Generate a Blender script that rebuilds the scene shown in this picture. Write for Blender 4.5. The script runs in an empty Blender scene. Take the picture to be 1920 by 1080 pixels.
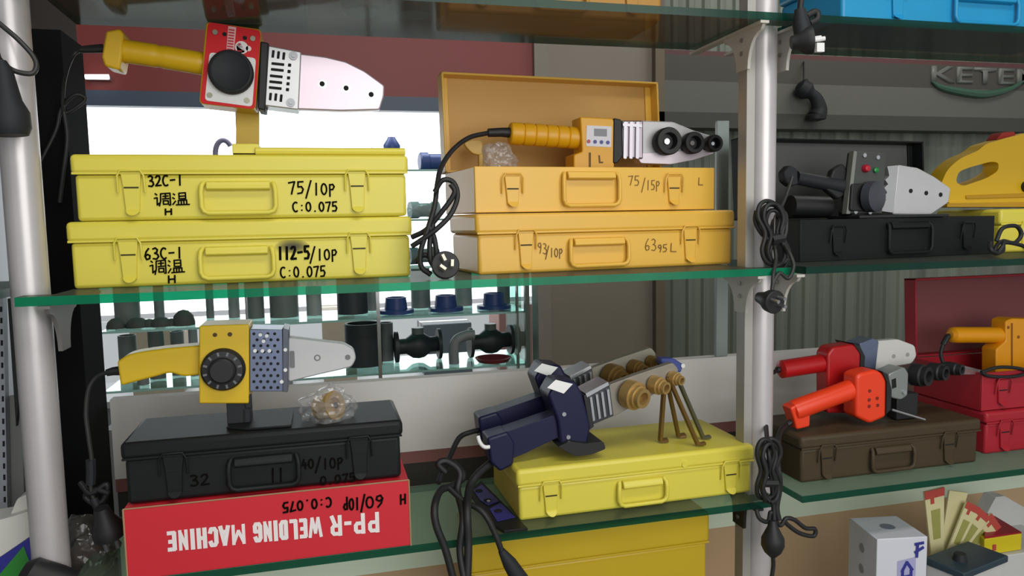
import bpy, bmesh, math, random
from mathutils import Vector, Matrix
random.seed(7)
SC = bpy.context.scene
COL = SC.collection
PI = math.pi

# ------------------------------------------------------------------ camera
FPX, YAW, PITCH, ROLL = 1408.2, math.radians(14.371), math.radians(5.167), math.radians(-1.095)
CAMPOS = Vector((0, -1.0, 1.55))
_f = Vector((math.sin(YAW)*math.cos(PITCH), math.cos(YAW)*math.cos(PITCH), -math.sin(PITCH)))
_r0 = Vector((math.cos(YAW), -math.sin(YAW), 0)); _u0 = _r0.cross(_f)
_r = _r0*math.cos(ROLL) + _u0*math.sin(ROLL); _u = -_r0*math.sin(ROLL) + _u0*math.cos(ROLL)
cam = bpy.data.cameras.new('camera'); cam.sensor_width = 36; cam.lens = 36*FPX/1920; cam.clip_start = .02
camo = bpy.data.objects.new('camera', cam); COL.objects.link(camo)
camo.matrix_world = Matrix(((_r.x, _u.x, -_f.x, CAMPOS.x), (_r.y, _u.y, -_f.y, CAMPOS.y), (_r.z, _u.z, -_f.z, CAMPOS.z), (0, 0, 0, 1)))
SC.camera = camo

# ------------------------------------------------------------------ world, lights, exposure
W = bpy.data.worlds.new('shop_air'); SC.world = W; W.use_nodes = True
W.node_tree.nodes['Background'].inputs[0].default_value = (.93, .96, 1, 1)
W.node_tree.nodes['Background'].inputs[1].default_value = .46
SC.view_settings.view_transform = 'Standard'; SC.view_settings.look = 'None'
SC.view_settings.exposure = 0; SC.view_settings.gamma = 1; SC.view_settings.use_curve_mapping = False
def area(name, loc, target, sx, sy, watts, col=(1, 1, 1)):
    l = bpy.data.lights.new(name, 'AREA'); l.shape = 'RECTANGLE'; l.size = sx; l.size_y = sy; l.energy = watts; l.color = col
    o = bpy.data.objects.new(name, l); COL.objects.link(o); o.location = loc
    o.rotation_euler = (Vector(target)-Vector(loc)).to_track_quat('-Z', 'Y').to_euler(); return o
area('front_key_light', (.65, -1.9, 1.85), (.35, .1, 1.3), 1.7, 1.3, 26, (1, .99, .96))  # added key light with no visible source, brightens the case fronts
area('ceiling_lamp_row', (.5, -.9, 2.95), (.5, .1, 1.3), 1.6, .3, 13, (1, .98, .95))
area('showcase_lamp', (.05, 1.65, 2.12), (.05, 1.6, 1.0), 1.2, .2, 5, (.95, 1, 1))
area('back_fill_light', (-.1, 2.2, 2.9), (-.1, 2.8, .8), 1.4, .3, 14, (.96, 1, 1))  # added unseen fill, lights the counter and cartons behind the showcase
area('shutter_lamp', (2.2, .7, 2.9), (1.8, 1.6, 1.2), 1.2, .3, 9, (1, .99, .95))

# ------------------------------------------------------------------ helpers
def ray(px, py): return _f + _r*((px-960)/FPX) + _u*((540-py)/FPX)
def at(px, py, Y):
    d = ray(px, py); return CAMPOS + d*((Y+1.0)/d.y)
def atz(px, py, Z):
    d = ray(px, py); return CAMPOS + d*((Z-CAMPOS.z)/d.z)
def atx(px, py, X):
    d = ray(px, py); return CAMPOS + d*(X/d.x)
def sc(px, py, Y): return abs(at(px, py+1, Y).z - at(px, py, Y).z)
def s2l(c): return c/12.92 if c <= .04045 else ((c+.055)/1.055)**2.4
def hexc(h): return tuple(s2l(int(h[i:i+2], 16)/255) for i in (0, 2, 4)) + (1,)
MATS = {}
def mat(name, h, rough=.45, metal=0, var=.06, scale=30, spec=.5, bump=0, emit=0, coat=0, stretch=None):
    if name in MATS: return MATS[name]
    m = bpy.data.materials.new(name); m.use_nodes = True; nt = m.node_tree; b = nt.nodes['Principled BSDF']
    c = hexc(h)
    b.inputs['Roughness'].default_value = rough; b.inputs['Metallic'].default_value = metal
    b.inputs['Specular IOR Level'].default_value = spec
    if coat: b.inputs['Coat Weight'].default_value = coat
    n = nt.nodes.new('ShaderNodeTexNoise'); n.inputs['Scale'].default_value = scale; n.inputs['Detail'].default_value = 4
    tc = nt.nodes.new('ShaderNodeTexCoord')
    if stretch:
        mp = nt.nodes.new('ShaderNodeMapping'); mp.inputs['Scale'].default_value = stretch
        nt.links.new(tc.outputs['Object'], mp.inputs[0]); nt.links.new(mp.outputs[0], n.inputs['Vector'])
    else: nt.links.new(tc.outputs['Object'], n.inputs['Vector'])
    mx = nt.nodes.new('ShaderNodeMix'); mx.data_type = 'RGBA'
    mx.inputs[6].default_value = tuple(v*(1-var) for v in c[:3])+(1,); mx.inputs[7].default_value = tuple(min(1, v*(1+var)) for v in c[:3])+(1,)
    nt.links.new(n.outputs[0], mx.inputs[0]); nt.links.new(mx.outputs[2], b.inputs['Base Color'])
    if bump:
        bp = nt.nodes.new('ShaderNodeBump'); bp.inputs['Strength'].default_value = bump; bp.inputs['Distance'].default_value = .004
        nt.links.new(n.outputs[0], bp.inputs['Height']); nt.links.new(bp.outputs[0], b.inputs['Normal'])
    if emit:
        b.inputs['Emission Color'].default_value = c; b.inputs['Emission Strength'].default_value = emit
    MATS[name] = m; return m
def clear(name, tint, diff, gloss=.9, rough=.03, dcol='cfd4cc', bump=0):
    """thin clear sheet: see-through with a Fresnel reflection and a little milky scatter"""
    m = bpy.data.materials.new(name); m.use_nodes = True; nt = m.node_tree; nt.nodes.clear()
    out = nt.nodes.new('ShaderNodeOutputMaterial'); tr = nt.nodes.new('ShaderNodeBsdfTransparent'); tr.inputs[0].default_value = hexc(tint)
    gl = nt.nodes.new('ShaderNodeBsdfGlossy'); gl.inputs['Roughness'].default_value = rough; gl.inputs[0].default_value = (gloss,)*3+(1,)
    df = nt.nodes.new('ShaderNodeBsdfDiffuse'); df.inputs[0].default_value = hexc(dcol)
    fr = nt.nodes.new('ShaderNodeFresnel'); ge = nt.nodes.new('ShaderNodeNewGeometry'); io = nt.nodes.new('ShaderNodeMath'); io.operation = 'MULTIPLY_ADD'
    io.inputs[1].default_value = 1/1.5-1.5; io.inputs[2].default_value = 1.5; nt.links.new(ge.outputs['Backfacing'], io.inputs[0]); nt.links.new(io.outputs[0], fr.inputs[0])
    n = nt.nodes.new('ShaderNodeTexNoise'); n.inputs['Scale'].default_value = 14; n.inputs['Detail'].default_value = 6
    mr = nt.nodes.new('ShaderNodeMapRange'); mr.inputs[3].default_value = diff*.6; mr.inputs[4].default_value = diff*1.4
    tc = nt.nodes.new('ShaderNodeTexCoord'); nt.links.new(tc.outputs['Object'], n.inputs['Vector'])
    nt.links.new(n.outputs[0], mr.inputs[0])
    a = nt.nodes.new('ShaderNodeMixShader'); nt.links.new(mr.outputs[0], a.inputs[0]); nt.links.new(tr.outputs[0], a.inputs[1]); nt.links.new(df.outputs[0], a.inputs[2])
    b = nt.nodes.new('ShaderNodeMixShader'); nt.links.new(fr.outputs[0], b.inputs[0]); nt.links.new(a.outputs[0], b.inputs[1]); nt.links.new(gl.outputs[0], b.inputs[2])
    if bump:
        bp = nt.nodes.new('ShaderNodeBump'); bp.inputs['Strength'].default_value = bump; bp.inputs['Distance'].default_value = .01
        n2 = nt.nodes.new('ShaderNodeTexNoise'); n2.inputs['Scale'].default_value = 40; nt.links.new(tc.outputs['Object'], n2.inputs['Vector'])
        nt.links.new(n2.outputs[0], bp.inputs['Height']); nt.links.new(bp.outputs[0], gl.inputs['Normal']); nt.links.new(bp.outputs[0], df.inputs['Normal']); nt.links.new(bp.outputs[0], fr.inputs['Normal'])
    nt.links.new(b.outputs[0], out.inputs[0]); MATS[name] = m; return m

def rnd(pts, r, n=4):
    """round the corners of a polygon by r (same unit as the points)"""
    out = []; N = len(pts)
    for i in range(N):
        p = Vector(pts[i]); a = Vector(pts[i-1]); b = Vector(pts[(i+1) % N])
        da, db = (a-p), (b-p); k = min(r, da.length*.45, db.length*.45)
        s = p+da.normalized()*k; e = p+db.normalized()*k
        for j in range(n+1):
            t = j/n; q = s*(1-t)**2 + p*2*t*(1-t) + e*t*t; out.append(tuple(q))
    return out
def spline(pts, n=8):
    P = [Vector(p) for p in pts]; P = [P[0]*2-P[1]]+P+[P[-1]*2-P[-2]]; out = []
    for i in range(1, len(P)-2):
        a, b, c, d = P[i-1:i+3]
        for j in range(n):
            t = j/n
            out.append(.5*((2*b)+(c-a)*t+(2*a-5*b+4*c-d)*t*t+(3*b-a-3*c+d)*t**3))
    out.append(P[-2]); return out

class MB:
    def __init__(s): s.v = []; s.f = []; s.m = []; s.mi = 0
    def add(s, vs, fs):
        o = len(s.v); s.v += [Vector(v) for v in vs]; s.f += [tuple(i+o for i in f) for f in fs]; s.m += [s.mi]*len(fs); return s
    def box(s, x0, x1, y0, y1, z0, z1, M=None):
        v = [Vector((x, y, z)) for x in (x0, x1) for y in (y0, y1) for z in (z0, z1)]
        if M: v = [M @ p for p in v]
        return s.add(v, [(0, 1, 3, 2), (4, 6, 7, 5), (0, 4, 5, 1), (2, 3, 7, 6), (0, 2, 6, 4), (1, 5, 7, 3)])
    def prism(s, pts, vec):
        vec = Vector(vec); n = len(pts); P = [Vector(p) for p in pts]
        return s.add(P+[p+vec for p in P], [tuple(range(n)), tuple(range(2*n-1, n-1, -1))]+[(i, i+n, (i+1) % n+n, (i+1) % n) for i in range(n)])
    def px(s, pts, Y, t, r=0, n=3):
        """outline read at depth Y (its front face), t thick away from the viewer"""
        if r: pts = rnd(pts, r, n)
        return s.prism([at(x, y, Y) for x, y in pts], (0, t, 0))
    def hole(s, outer, holes, vec):
        """prism with openings: lists of 3D points"""
        vec = Vector(vec); bm = bmesh.new(); rings = []
        for L in [outer]+holes:
            vs = [bm.verts.new(p) for p in L]; rings.append(len(L))
            for i in range(len(vs)): bm.edges.new((vs[i], vs[(i+1) % len(vs)]))
        bm.verts.index_update()
        bmesh.ops.triangle_fill(bm, use_beauty=True, edges=bm.edges[:])
        bm.verts.index_update(); vs = [v.co.copy() for v in bm.verts]; fs = [tuple(v.index for v in f.verts) for f in bm.faces]; bm.free()
        n = len(vs); F = fs+[tuple(i+n for i in reversed(f)) for f in fs]; o = 0
        for k in rings:
            F += [(o+i, o+i+n, o+(i+1) % k+n, o+(i+1) % k) for i in range(k)]; o += k
        return s.add(vs+[v+vec for v in vs], F)
    def tube(s, path, r, n=10, cap=True, flat=1):
        P = [Vector(p) for p in path]; N = len(P); rr = r if isinstance(r, (list, tuple)) else [r]*N
        t0 = (P[1]-P[0]).normalized(); up = Vector((0, 0, 1)) if abs(t0.z) < .9 else Vector((1, 0, 0)); nn = t0.cross(up).normalized(); V = []
        for i in range(N):
            t = (P[min(i+1, N-1)]-P[max(i-1, 0)]).normalized(); nn = (nn-t*nn.dot(t)).normalized(); b = t.cross(nn)
            V += [P[i]+(nn*math.cos(2*PI*k/n)+b*flat*math.sin(2*PI*k/n))*rr[i] for k in range(n)]
        F = [(i*n+k, i*n+(k+1) % n, (i+1)*n+(k+1) % n, (i+1)*n+k) for i in range(N-1) for k in range(n)]
        if cap: F += [tuple(range(n-1, -1, -1)), tuple(range((N-1)*n, N*n))]
        return s.add(V, F)
    def lathe(s, prof, o, ax, n=28):
        """prof: (radius, distance along ax) pairs"""
        o = Vector(o); ax = Vector(ax).normalized(); u = ax.cross(Vector((0, 0, 1)) if abs(ax.z) < .9 else Vector((1, 0, 0))).normalized(); w = ax.cross(u); V = []
        for r, t in prof: V += [o+ax*t+(u*math.cos(2*PI*k/n)+w*math.sin(2*PI*k/n))*max(r, 1e-5) for k in range(n)]
        N = len(prof); F = [(i*n+k, i*n+(k+1) % n, (i+1)*n+(k+1) % n, (i+1)*n+k) for i in range(N-1) for k in range(n)]
        F += [tuple(range(n-1, -1, -1)), tuple(range((N-1)*n, N*n))]
        return s.add(V, F)
    def cyl(s, p0, p1, r0, r1=None, n=20):
        p0, p1 = Vector(p0), Vector(p1); L = (p1-p0).length
        return s.lathe([(r0, 0), (r1 if r1 is not None else r0, L)], p0, p1-p0, n)
    def disc(s, px, py, Y, t, rpx, n=24):
        """round stud facing the shop, its face at depth Y"""
        p = at(px, py, Y); return s.cyl(p, p+Vector((0, t, 0)), rpx*sc(px, py, Y), n=n)
    def build(s, name, m, parent=None, bevel=0, seg=2, sharp=35, local=False, loc=None):
        me = bpy.data.meshes.new(name); root = parent
        while root is not None and root.parent is not None: root = root.parent
        V = s.v
        if not local:
            if root is not None: Mi = (Matrix.Translation(root.location) @ root.rotation_euler.to_matrix().to_4x4()).inverted(); V = [Mi @ v for v in V]
            elif loc is not None: V = [v-Vector(loc) for v in V]
        bm = bmesh.new(); vs = [bm.verts.new(v) for v in V]
        for f, mi in zip(s.f, s.m):
            try: q = bm.faces.new([vs[i] for i in f]); q.material_index = mi
            except ValueError: pass
        bmesh.ops.recalc_face_normals(bm, faces=bm.faces[:]); bm.to_mesh(me); bm.free()
        for x in (m if isinstance(m, (list, tuple)) else [m]): me.materials.append(x)
        me.shade_smooth(); me.set_sharp_from_angle(angle=math.radians(sharp))
        o = bpy.data.objects.new(name, me); COL.objects.link(o)
        if parent is not None: o.parent = parent
        elif loc is not None: o.location = loc
        if bevel:
            b = o.modifiers.new('edge', 'BEVEL'); b.width = bevel; b.segments = seg; b.limit_method = 'ANGLE'; b.angle_limit = math.radians(40); b.use_clamp_overlap = True
        return o
def tag(o, label, cat, group=None, kind=None):
    o['label'] = label; o['category'] = cat
    if group: o['group'] = group
    if kind: o['kind'] = kind
    return o
def thing(name, label, cat, loc=(0, 0, 0), rz=0, group=None):
    o = bpy.data.objects.new(name, None); o.empty_display_size = .03; COL.objects.link(o); o.location = loc; o.rotation_euler = (0, 0, rz)
    return tag(o, label, cat, group)
def struct(name, mb, m, bevel=0, label=None, cat=None):
    o = mb.build(name, m, bevel=bevel); o['kind'] = 'structure'
    o['label'] = label or name; o['category'] = cat or 'structure'; return o
def B(x0, x1, y0, y1, z0, z1): return MB().box(x0, x1, y0, y1, z0, z1)

# handwriting: pen strokes on a 0.6 x 1 cell
def arc(cx, cy, rx, ry, a0, a1, n=10): return [(cx+rx*math.cos(math.radians(a0+(a1-a0)*i/n)), cy+ry*math.sin(math.radians(a0+(a1-a0)*i/n))) for i in range(n+1)]
GL = {'0': [arc(.3, .5, .26, .46, 90, 450, 14)], '1': [[(.32, 1), (.28, 0)]], '2': [[(.05, .8), (.2, .97), (.45, .95), (.5, .7), (.3, .35), (.02, .03), (.6, .06)]],
      '3': [[(.06, .92), (.3, 1), (.5, .85), (.42, .62), (.22, .54), (.5, .45), (.58, .22), (.38, .02), (.04, .08)]], '4': [[(.3, 1), (.05, .4), (.6, .4)], [(.42, .65), (.4, 0)]],
      '5': [[(.12, .98), (.1, .55), (.4, .58), (.56, .35), (.42, .05), (.04, .02)], [(.12, .98), (.58, 1)]], '6': [[(.45, 1), (.18, .7), (.06, .3), (.2, .02), (.48, .08), (.54, .34), (.32, .48), (.1, .32)]],
      '7': [[(.02, .92), (.58, .98), (.4, .5), (.26, 0)]], '9': [[(.52, .72), (.34, .52), (.12, .66), (.18, .92), (.42, 1), (.54, .8), (.5, .4), (.36, 0)]],
      'C': [arc(.36, .5, .32, .48, 55, 305, 12)], 'c': [arc(.34, .36, .28, .36, 50, 310, 10)], '/': [[(.58, 1.25), (.02, -.25)]], '-': [[(.05, .5), (.55, .54)]],
      'P': [[(.12, .9), (.1, -.15)], [(.12, .86), (.42, .9), (.56, .7), (.4, .45), (.12, .42)]], ':': [[(.3, .68), (.32, .62)], [(.28, .2), (.3, .14)]], '.': [[(.26, .06), (.32, .02)]],
      'H': [[(.1, 1), (.08, 0)], [(.1, .5), (.52, .54)], [(.54, 1), (.52, 0)]], 'L': [[(.14, 1), (.1, .06), (.52, .04)]], ' ': [],
      '\u8c03': [[(.05, .98), (.16, .86)], [(-.02, .62), (.16, .66), (.14, .1), (.28, .26)], [(.38, .95), (.36, .4), (.27, 0)], [(.38, .95), (.95, .97), (.95, .05), (.85, .06)], [(.5, .77), (.84, .78)], [(.67, .9), (.66, .55)], [(.47, .55), (.87, .56)], [(.52, .4), (.52, .15), (.82, .15), (.82, .4), (.52, .4)]],
      '\u6e29': [[(.05, .92), (.15, .82)], [(0, .62), (.12, .53)], [(0, .06), (.18, .36)], [(.4, .95), (.4, .5), (.8, .5), (.8, .95), (.4, .95)], [(.4, .72), (.8, .72)], [(.35, .38), (.35, .05)], [(.35, .38), (.85, .38), (.85, .05)], [(.52, .38), (.52, .05)], [(.68, .38), (.68, .05)], [(.2, .03), (1.02, .05)]]}
def ribbon(mb, pts, w, y):
    """flat pen line in the plane y = const; pts are (x, z)"""
    for i in range(len(pts)-1):
        a, b = Vector(pts[i]), Vector(pts[i+1]); d = b-a
        if d.length < 1e-6: continue
        d.normalize(); n = Vector((-d.y, d.x))*w/2; a2 = a-d*w*.25; b2 = b+d*w*.25; yy = y-random.uniform(0, .0004)
        mb.add([(q.x, yy, q.y) for q in (a2+n, a2-n, b2-n, b2+n)], [(0, 1, 2, 3)])
def local_px(root, px, py, y):
    """where the line of sight through a pixel meets the plane y = const of a placed thing"""
    Mi = (Matrix.Translation(root.location) @ root.rotation_euler.to_matrix().to_4x4()).inverted()
    o = Mi @ CAMPOS; d = Mi.to_3x3() @ ray(px, py); p = o+d*((y-o.y)/d.y); return (p.x, p.z)
def handwriting(mb, root, text, x0, y0, x1, y1, h, w=.0016, y=-.0008, flip=False, slant=0):
    """text along a baseline from (x0,y0) to (x1,y1), letters h high (read in the photograph), lying on the front face of root"""
    a = Vector(local_px(root, x0, y0, y)); b = Vector(local_px(root, x1, y1, y)); d = (b-a); n = len(text)
    up = Vector((0, 1 if not flip else -1))*abs(local_px(root, x0, y0-h, y)[1]-a.y)
    for i, ch in enumerate(text):
        k = .92 if ord(ch) > 255 else .78
        for st in GL[ch]:
            jit = lambda: random.uniform(-.02, .02)
            ribbon(mb, [tuple(a+d*((i+(q[0]/(1.0 if ord(ch) > 255 else .6)*k+.08)+slant*q[1])/n)+up*(q[1]+jit())) for q in st], w*(.85 if ord(ch) > 255 else 1), y-random.uniform(0, .0002))
def lettering(body, name, m, text, x0, x1, y, z0, z1, parent, spin=0, bold=.02):
    """printed letters, fitted to a box on the plane y = const (local)"""
    cu = bpy.data.curves.new(name, 'FONT'); cu.body = body if text is None else text; cu.offset = bold; cu.resolution_u = 3
    o = bpy.data.objects.new(name, cu); COL.objects.link(o); bpy.context.view_layer.update()
    dg = bpy.context.evaluated_depsgraph_get(); me = bpy.data.meshes.new_from_object(o.evaluated_get(dg)); bpy.data.objects.remove(o)
    xs = [v.co.x for v in me.vertices]; ys = [v.co.y for v in me.vertices]; a, b, c, d = min(xs), max(xs), min(ys), max(ys)
    for v in me.vertices:
        u, w = (v.co.x-a)/(b-a), (v.co.y-c)/(d-c)
        if spin: u, w = 1-u, 1-w
        v.co = (x0+(x1-x0)*u, y, z0+(z1-z0)*w)
    me.materials.append(m); q = bpy.data.objects.new(name, me); COL.objects.link(q)
    if parent: q.parent = parent
    return q

# ------------------------------------------------------------------ materials
YEL = mat('lemon_yellow_enamel', 'dbce4c', .4, var=.03, scale=8)
ORG = mat('amber_yellow_enamel', 'dfb045', .38, var=.03, scale=8)
ORGIN = mat('bare_amber_primer', 'c79a52', .6, var=.06, scale=10)
BLK = mat('black_enamel', '191b1c', .5, spec=.22, var=.12, scale=20)
BRN = mat('brown_enamel', '463b2a', .5, spec=.25, var=.08, scale=14)
RED = mat('crimson_enamel', 'a42430', .45, spec=.3, var=.04, scale=10)
CARD = mat('red_printed_carton', 'cf2231', .55, var=.03, scale=12)
KRAFT = mat('kraft_edge', 'a48562', .8)
INK = mat('black_marker_ink', '0f0d0a', .8, var=.2, spec=.05)
FADED = mat('faded_marker_ink', '6a4a14', .6, var=.2)
WHITEINK = mat('white_print', 'efe6e4', .6, var=.02)
PLY = mat('yellow_plastic', 'd9ae18', .4, var=.03)
PLY2 = mat('deep_yellow_plastic', 'e0a40f', .4, var=.03)
PLD = mat('mustard_plastic', 'b98c14', .45, var=.04)
PLB = mat('black_rubber', '1a1b1c', .55, var=.15)
PLG = mat('charcoal_plastic', '25272a', .6, spec=.3, var=.1)
NAVY = mat('navy_plastic', '17183c', .42, spec=.35, var=.06)
ORR = mat('orange_red_plastic', 'e8401c', .35, var=.03)
REDP = mat('red_plastic', 'b8181c', .38, var=.04)
AMB = mat('amber_plastic', 'e89a10', .4, var=.03)
ALU = mat('anodised_aluminium', 'bfbfc0', .34, .55, var=.04, scale=60)
POST = mat('post_aluminium', 'c9c4c4', .36, .35, var=.04, scale=60)
CAST = mat('pale_cast_aluminium', 'c3c3c4', .45, .25, var=.05, scale=40)
PINK = mat('polished_plate', 'cdbdc7', .3, .45, var=.05, scale=9)
STEEL = mat('bright_steel', 'd2d4d6', .22, .9, var=.05, scale=50)
BLUESTEEL = mat('blue_zinc_steel', '76809a', .3, .6, var=.12, scale=25)
BRASS = mat('brass', 'b8985e', .34, .5, var=.08, scale=30)
DBRASS = mat('tarnished_brass', '86693a', .45, .5, var=.15, scale=30)
DARKHOLE = mat('dark_recess', '0c0c0d', .8)
WPL = mat('white_plastic', 'e4e4e2', .45, var=.02)
BRACK = mat('white_bracket', 'bdb9b0', .45, var=.04)
GLEDGE = clear('green_glass_edge', '20c792', .5, gloss=.35, rough=.2, dcol='0a9468')
GLEDGE2 = clear('dark_glass_edge', '4fa088', .4, gloss=.5, rough=.2, dcol='15463a')
GLASS = clear('shelf_glass', 'd8ebe0', .38, gloss=.26, rough=.25, dcol='aaa698')
GLASST = clear('dusty_top_glass', 'd6d0c9', .28, gloss=.34, rough=.1, dcol='7d6a60')
GLASSL = clear('clean_shelf_glass', 'd4e8dc', .16, gloss=.40, rough=.2, dcol='a3b09a')
GLASSR = clear('pale_dusty_glass', 'd6e6dc', .28, gloss=.22, rough=.25, dcol='a8b3a4')
GLASSB = clear('far_shelf_glass', 'd2efe8', .08)
FILM = clear('crinkled_film', 'f4f4f4', .15, rough=.12, dcol='e4e4e2', bump=.6)

# ------------------------------------------------------------------ the room
struct('floor', B(-4, 6, -4, 6, -.02, 0), mat('grey_floor_tiles', '8f8a82', .35, var=.1, scale=3), label='grey tiled shop floor', cat='floor')
# back counter behind the shelves: white board, red strip, dark gap, pale board, brown board
struct('trim_1', B(-.345, 2.2, .35, .375, 1.131, 1.266), mat('white_board', 'e6e4e0', .55, var=.03, scale=4), label='white board behind the lower shelves', cat='board')
struct('trim_2', B(-.345, 2.2, .352, .37, 1.108, 1.131), mat('dusty_red_strip', '8c5a56', .6, var=.15, scale=12), label='dusty red strip under the white board', cat='strip')
struct('trim_3', B(-.345, 2.2, .36, .38, 1.062, 1.108), mat('dark_gap_board', '35342f', .7, var=.1), label='dark board below the red strip', cat='board')
struct('trim_4', B(-.345, 2.2, .352, .375, .908, 1.062), mat('pale_green_board', 'e0ecd6', .55, var=.04, scale=5), label='pale board seen through the lower glass', cat='board')
struct('trim_5', B(-.345, 2.2, .36, .38, 0, .908), mat('brown_hardboard', 'c8a883', .7, var=.1, scale=5), label='brown hardboard at the bottom of the shelves', cat='board')
# black pillar beside the left post
struct('trim_6', B(-.437, -.348, .24, .345, 0, 1.836), mat('black_pillar_paint', '0c0d0e', .85, spec=.15, var=.25, scale=16), label='black upright board behind the left post', cat='board')
# corrugated shutter wall to the right
m = MB(); x = 1.2; pts = []
while x < 4.2:
    pts += [(x, 1.612), (x+.028, 1.612), (x+.036, 1.603), (x+.056, 1.603)]; x += .064
for a, b in zip(pts, pts[1:]): m.add([(a[0], a[1], 0), (b[0], b[1], 0), (b[0], b[1], 2.9), (a[0], a[1], 2.9)], [(0, 1, 2, 3)])
struct('wall_shutter', m, mat('grey_green_shutter', '787f72', .5, var=.75, scale=5, stretch=(3.5, 1, .08)), label='grey-green ribbed steel shutter at the back right', cat='shutter')
m = B(.775, 1.18, 1.53, 1.56, 0, 2.9)
struct('wall_back', m, mat('brown_laminate', '8a8175', .45, var=.12, scale=3), label='brown laminate boards right of the showcase', cat='wall')
struct('trim_7', B(1.18, 1.215, 1.5, 1.56, 0, 2.9), mat('tan_cover_strip', '6f6350', .5), label='tan cover strip between brown boards and shutter', cat='strip')
struct('trim_8', B(.728, .775, 1.48, 1.56, 0, 2.9), mat('grey_frame_strip', '8b8478', .5), label='grey upright strip at the end of the showcase', cat='strip')
struct('trim_9', B(1.215, 4.2, 1.5, 1.59, 1.925, 2.035), mat('grey_fascia', '64645d', .5, var=.05), label='grey fascia board across the shutter', cat='board')
struct('trim_10', B(1.215, 4.2, 1.5, 1.59, 2.035, 2.125), mat('dark_fascia', '4b4841', .5, var=.05), label='dark brown fascia board across the shutter', cat='board')
struct('trim_11', B(1.215, 4.2, 1.5, 1.59, 2.125, 2.142), mat('red_fascia_line', '5e3a39', .5), label='thin red line above the fascia boards', cat='strip')
struct('trim_12', B(1.0, 4.2, 1.5, 1.585, 1.87, 1.925), mat('shutter_rail', '45453f', .5), label='dark rail below the fascia boards', cat='rail')
struct('wall_street', MB().box(-3.5, .2, 4.0, 4.1, 2.35, 3.2).box(-3.5, -1.9, 4.0, 4.1, 0, 2.35).box(1.6, 4.2, 4.0, 4.1, 0, 3.2).box(.2, 1.6, 4.0, 4.1, 2.35, 3.2), mat('shop_wall_paint', '5e5550', .7, var=.1), label='dim wall around the street window', cat='wall')
struct('window_2', MB().box(-1.9, 1.6, 4.0, 4.02, .30, .98), mat('hazy_lower_pane', 'c9ced0', .5, emit=.5, var=0), label='dimmer lower street window', cat='window')
struct('window_1', MB().box(-1.9, 1.6, 4.0, 4.02, 1.02, 2.35), mat('daylit_window', 'f6fbff', .5, emit=2.6, var=0), label='overexposed street window', cat='window')
struct('ceiling', B(-4, 6, -4, 6, 3.2, 3.25), mat('ceiling_paint', '8f8a84', .8, var=.04), label='shop ceiling', cat='ceiling')

# sign on the grey fascia
sg = thing('wall_sign', 'pale raised letters and green arc on the dark fascia board', 'sign', at(1760, 152, 1.5))
p0, p1 = at(1745, 151, 1.5), at(1950, 158, 1.5)
o = lettering('KETEM', 'letters', mat('grey_sign_letter', '6f726b', .5), None, p0.x-sg.location.x, p1.x-sg.location.x, -.006, p0.z-sg.location.z-.006, p0.z-sg.location.z+.056, sg, bold=.01)
sol = o.modifiers.new('depth', 'SOLIDIFY'); sol.thickness = .012
m = MB(); A = [at(x, y, 1.494) for x, y in spline([(1748, 152), (1762, 163), (1800, 173), (1845, 177), (1890, 166), (1915, 150), (1940, 130)], 6)]
A = [Vector((p.x, p.y, p.z)) for p in spline([tuple(at(x, y, 1.493)) for x, y in [(1748, 153), (1765, 164), (1800, 172), (1845, 177), (1890, 168), (1920, 152)]], 6)]
m.tube(A, [.004+.012*math.sin(PI*i/(len(A)-1)) for i in range(len(A))], 8, flat=1); m.build('green_arc', mat('green_sign_paint', '3d5f4c', .5), sg)

# ------------------------------------------------------------------ shelving: posts, glass, brackets
XR, XL = .681, -.352
def make_post(name, label, X, z0, z1, chan=True):
    t = thing(name, label, 'post', (X, .06, z0))
    m = MB(); n = 22; pr = []
    for k in range(n*2):
        a = 2*PI*k/(n*2); r = .0215*(1 - (.035 if k % 2 else 0)*(1 if math.sin(a) < .3 else 0)); pr.append((r*math.cos(a), r*math.sin(a)*1.05, 0))
    m.prism(pr, (0, 0, z1-z0)); m.build('fluted_tube', POST, t, local=True, sharp=60)
    m = MB(); m.box(-.034, -.020, -.012, .012, 0, z1-z0)
    if chan: m.build('slotted_channel', mat('channel_aluminium', 'a9a69f', .4, .35), t, local=True)
    return t
make_post('shelf_post', 'fluted aluminium post between the left and right bays', XR, 0, 2.6)
make_post('shelf_post', 'fluted aluminium post at the far left of the shelves', XL, 0, 2.6, chan=False)

def shelf(label, x0, x1, z, left_notch, right_notch, edge, glass, dep=.23, th=.011):
    t = thing('glass_shelf', label, 'shelf', ((x0+x1)/2, .1, z-th))
    out = [(x0, 0), (x1, 0)]
    out += ([(x1, .03), (XR-.036, .03), (XR-.036, .09), (XR-.036, dep)] if right_notch else [(x1, dep)])
    out += ([(XL+.036, dep), (XL+.036, .03), (x0, .03)] if left_notch else [(x0, dep)])
    n = len(out); m = MB(); P = [Vector((x, y, z-th)) for x, y in out]; Q = [p+Vector((0, 0, th)) for p in P]
    m.add(P+Q, [tuple(range(n)), tuple(range(2*n-1, n-1, -1))]); m.mi = 1
    m.add(P+Q, [(i, i+n, (i+1) % n+n, (i+1) % n) for i in range(n)])
    m.build('pane', [glass, edge], t); return t
ZU, ZL, ZT, ZB = 1.470, 1.108, 1.846, .745
shelf('wide glass shelf in the left bay carrying the lemon and amber cases', -.350, .702, ZU, 1, 1, GLEDGE, GLASS)
shelf('wide lower glass shelf in the left bay carrying the red carton', -.325, .680, ZL, 1, 1, GLEDGE2, GLASSL)
shelf('topmost glass shelf of the left bay, seen from below', -.350, .702, ZT, 1, 1, GLEDGE2, GLASST, dep=.20)
shelf('glass shelf in the right bay under the black open case', .722, 1.9, ZU, 0, 0, GLEDGE2, GLASSR)
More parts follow.
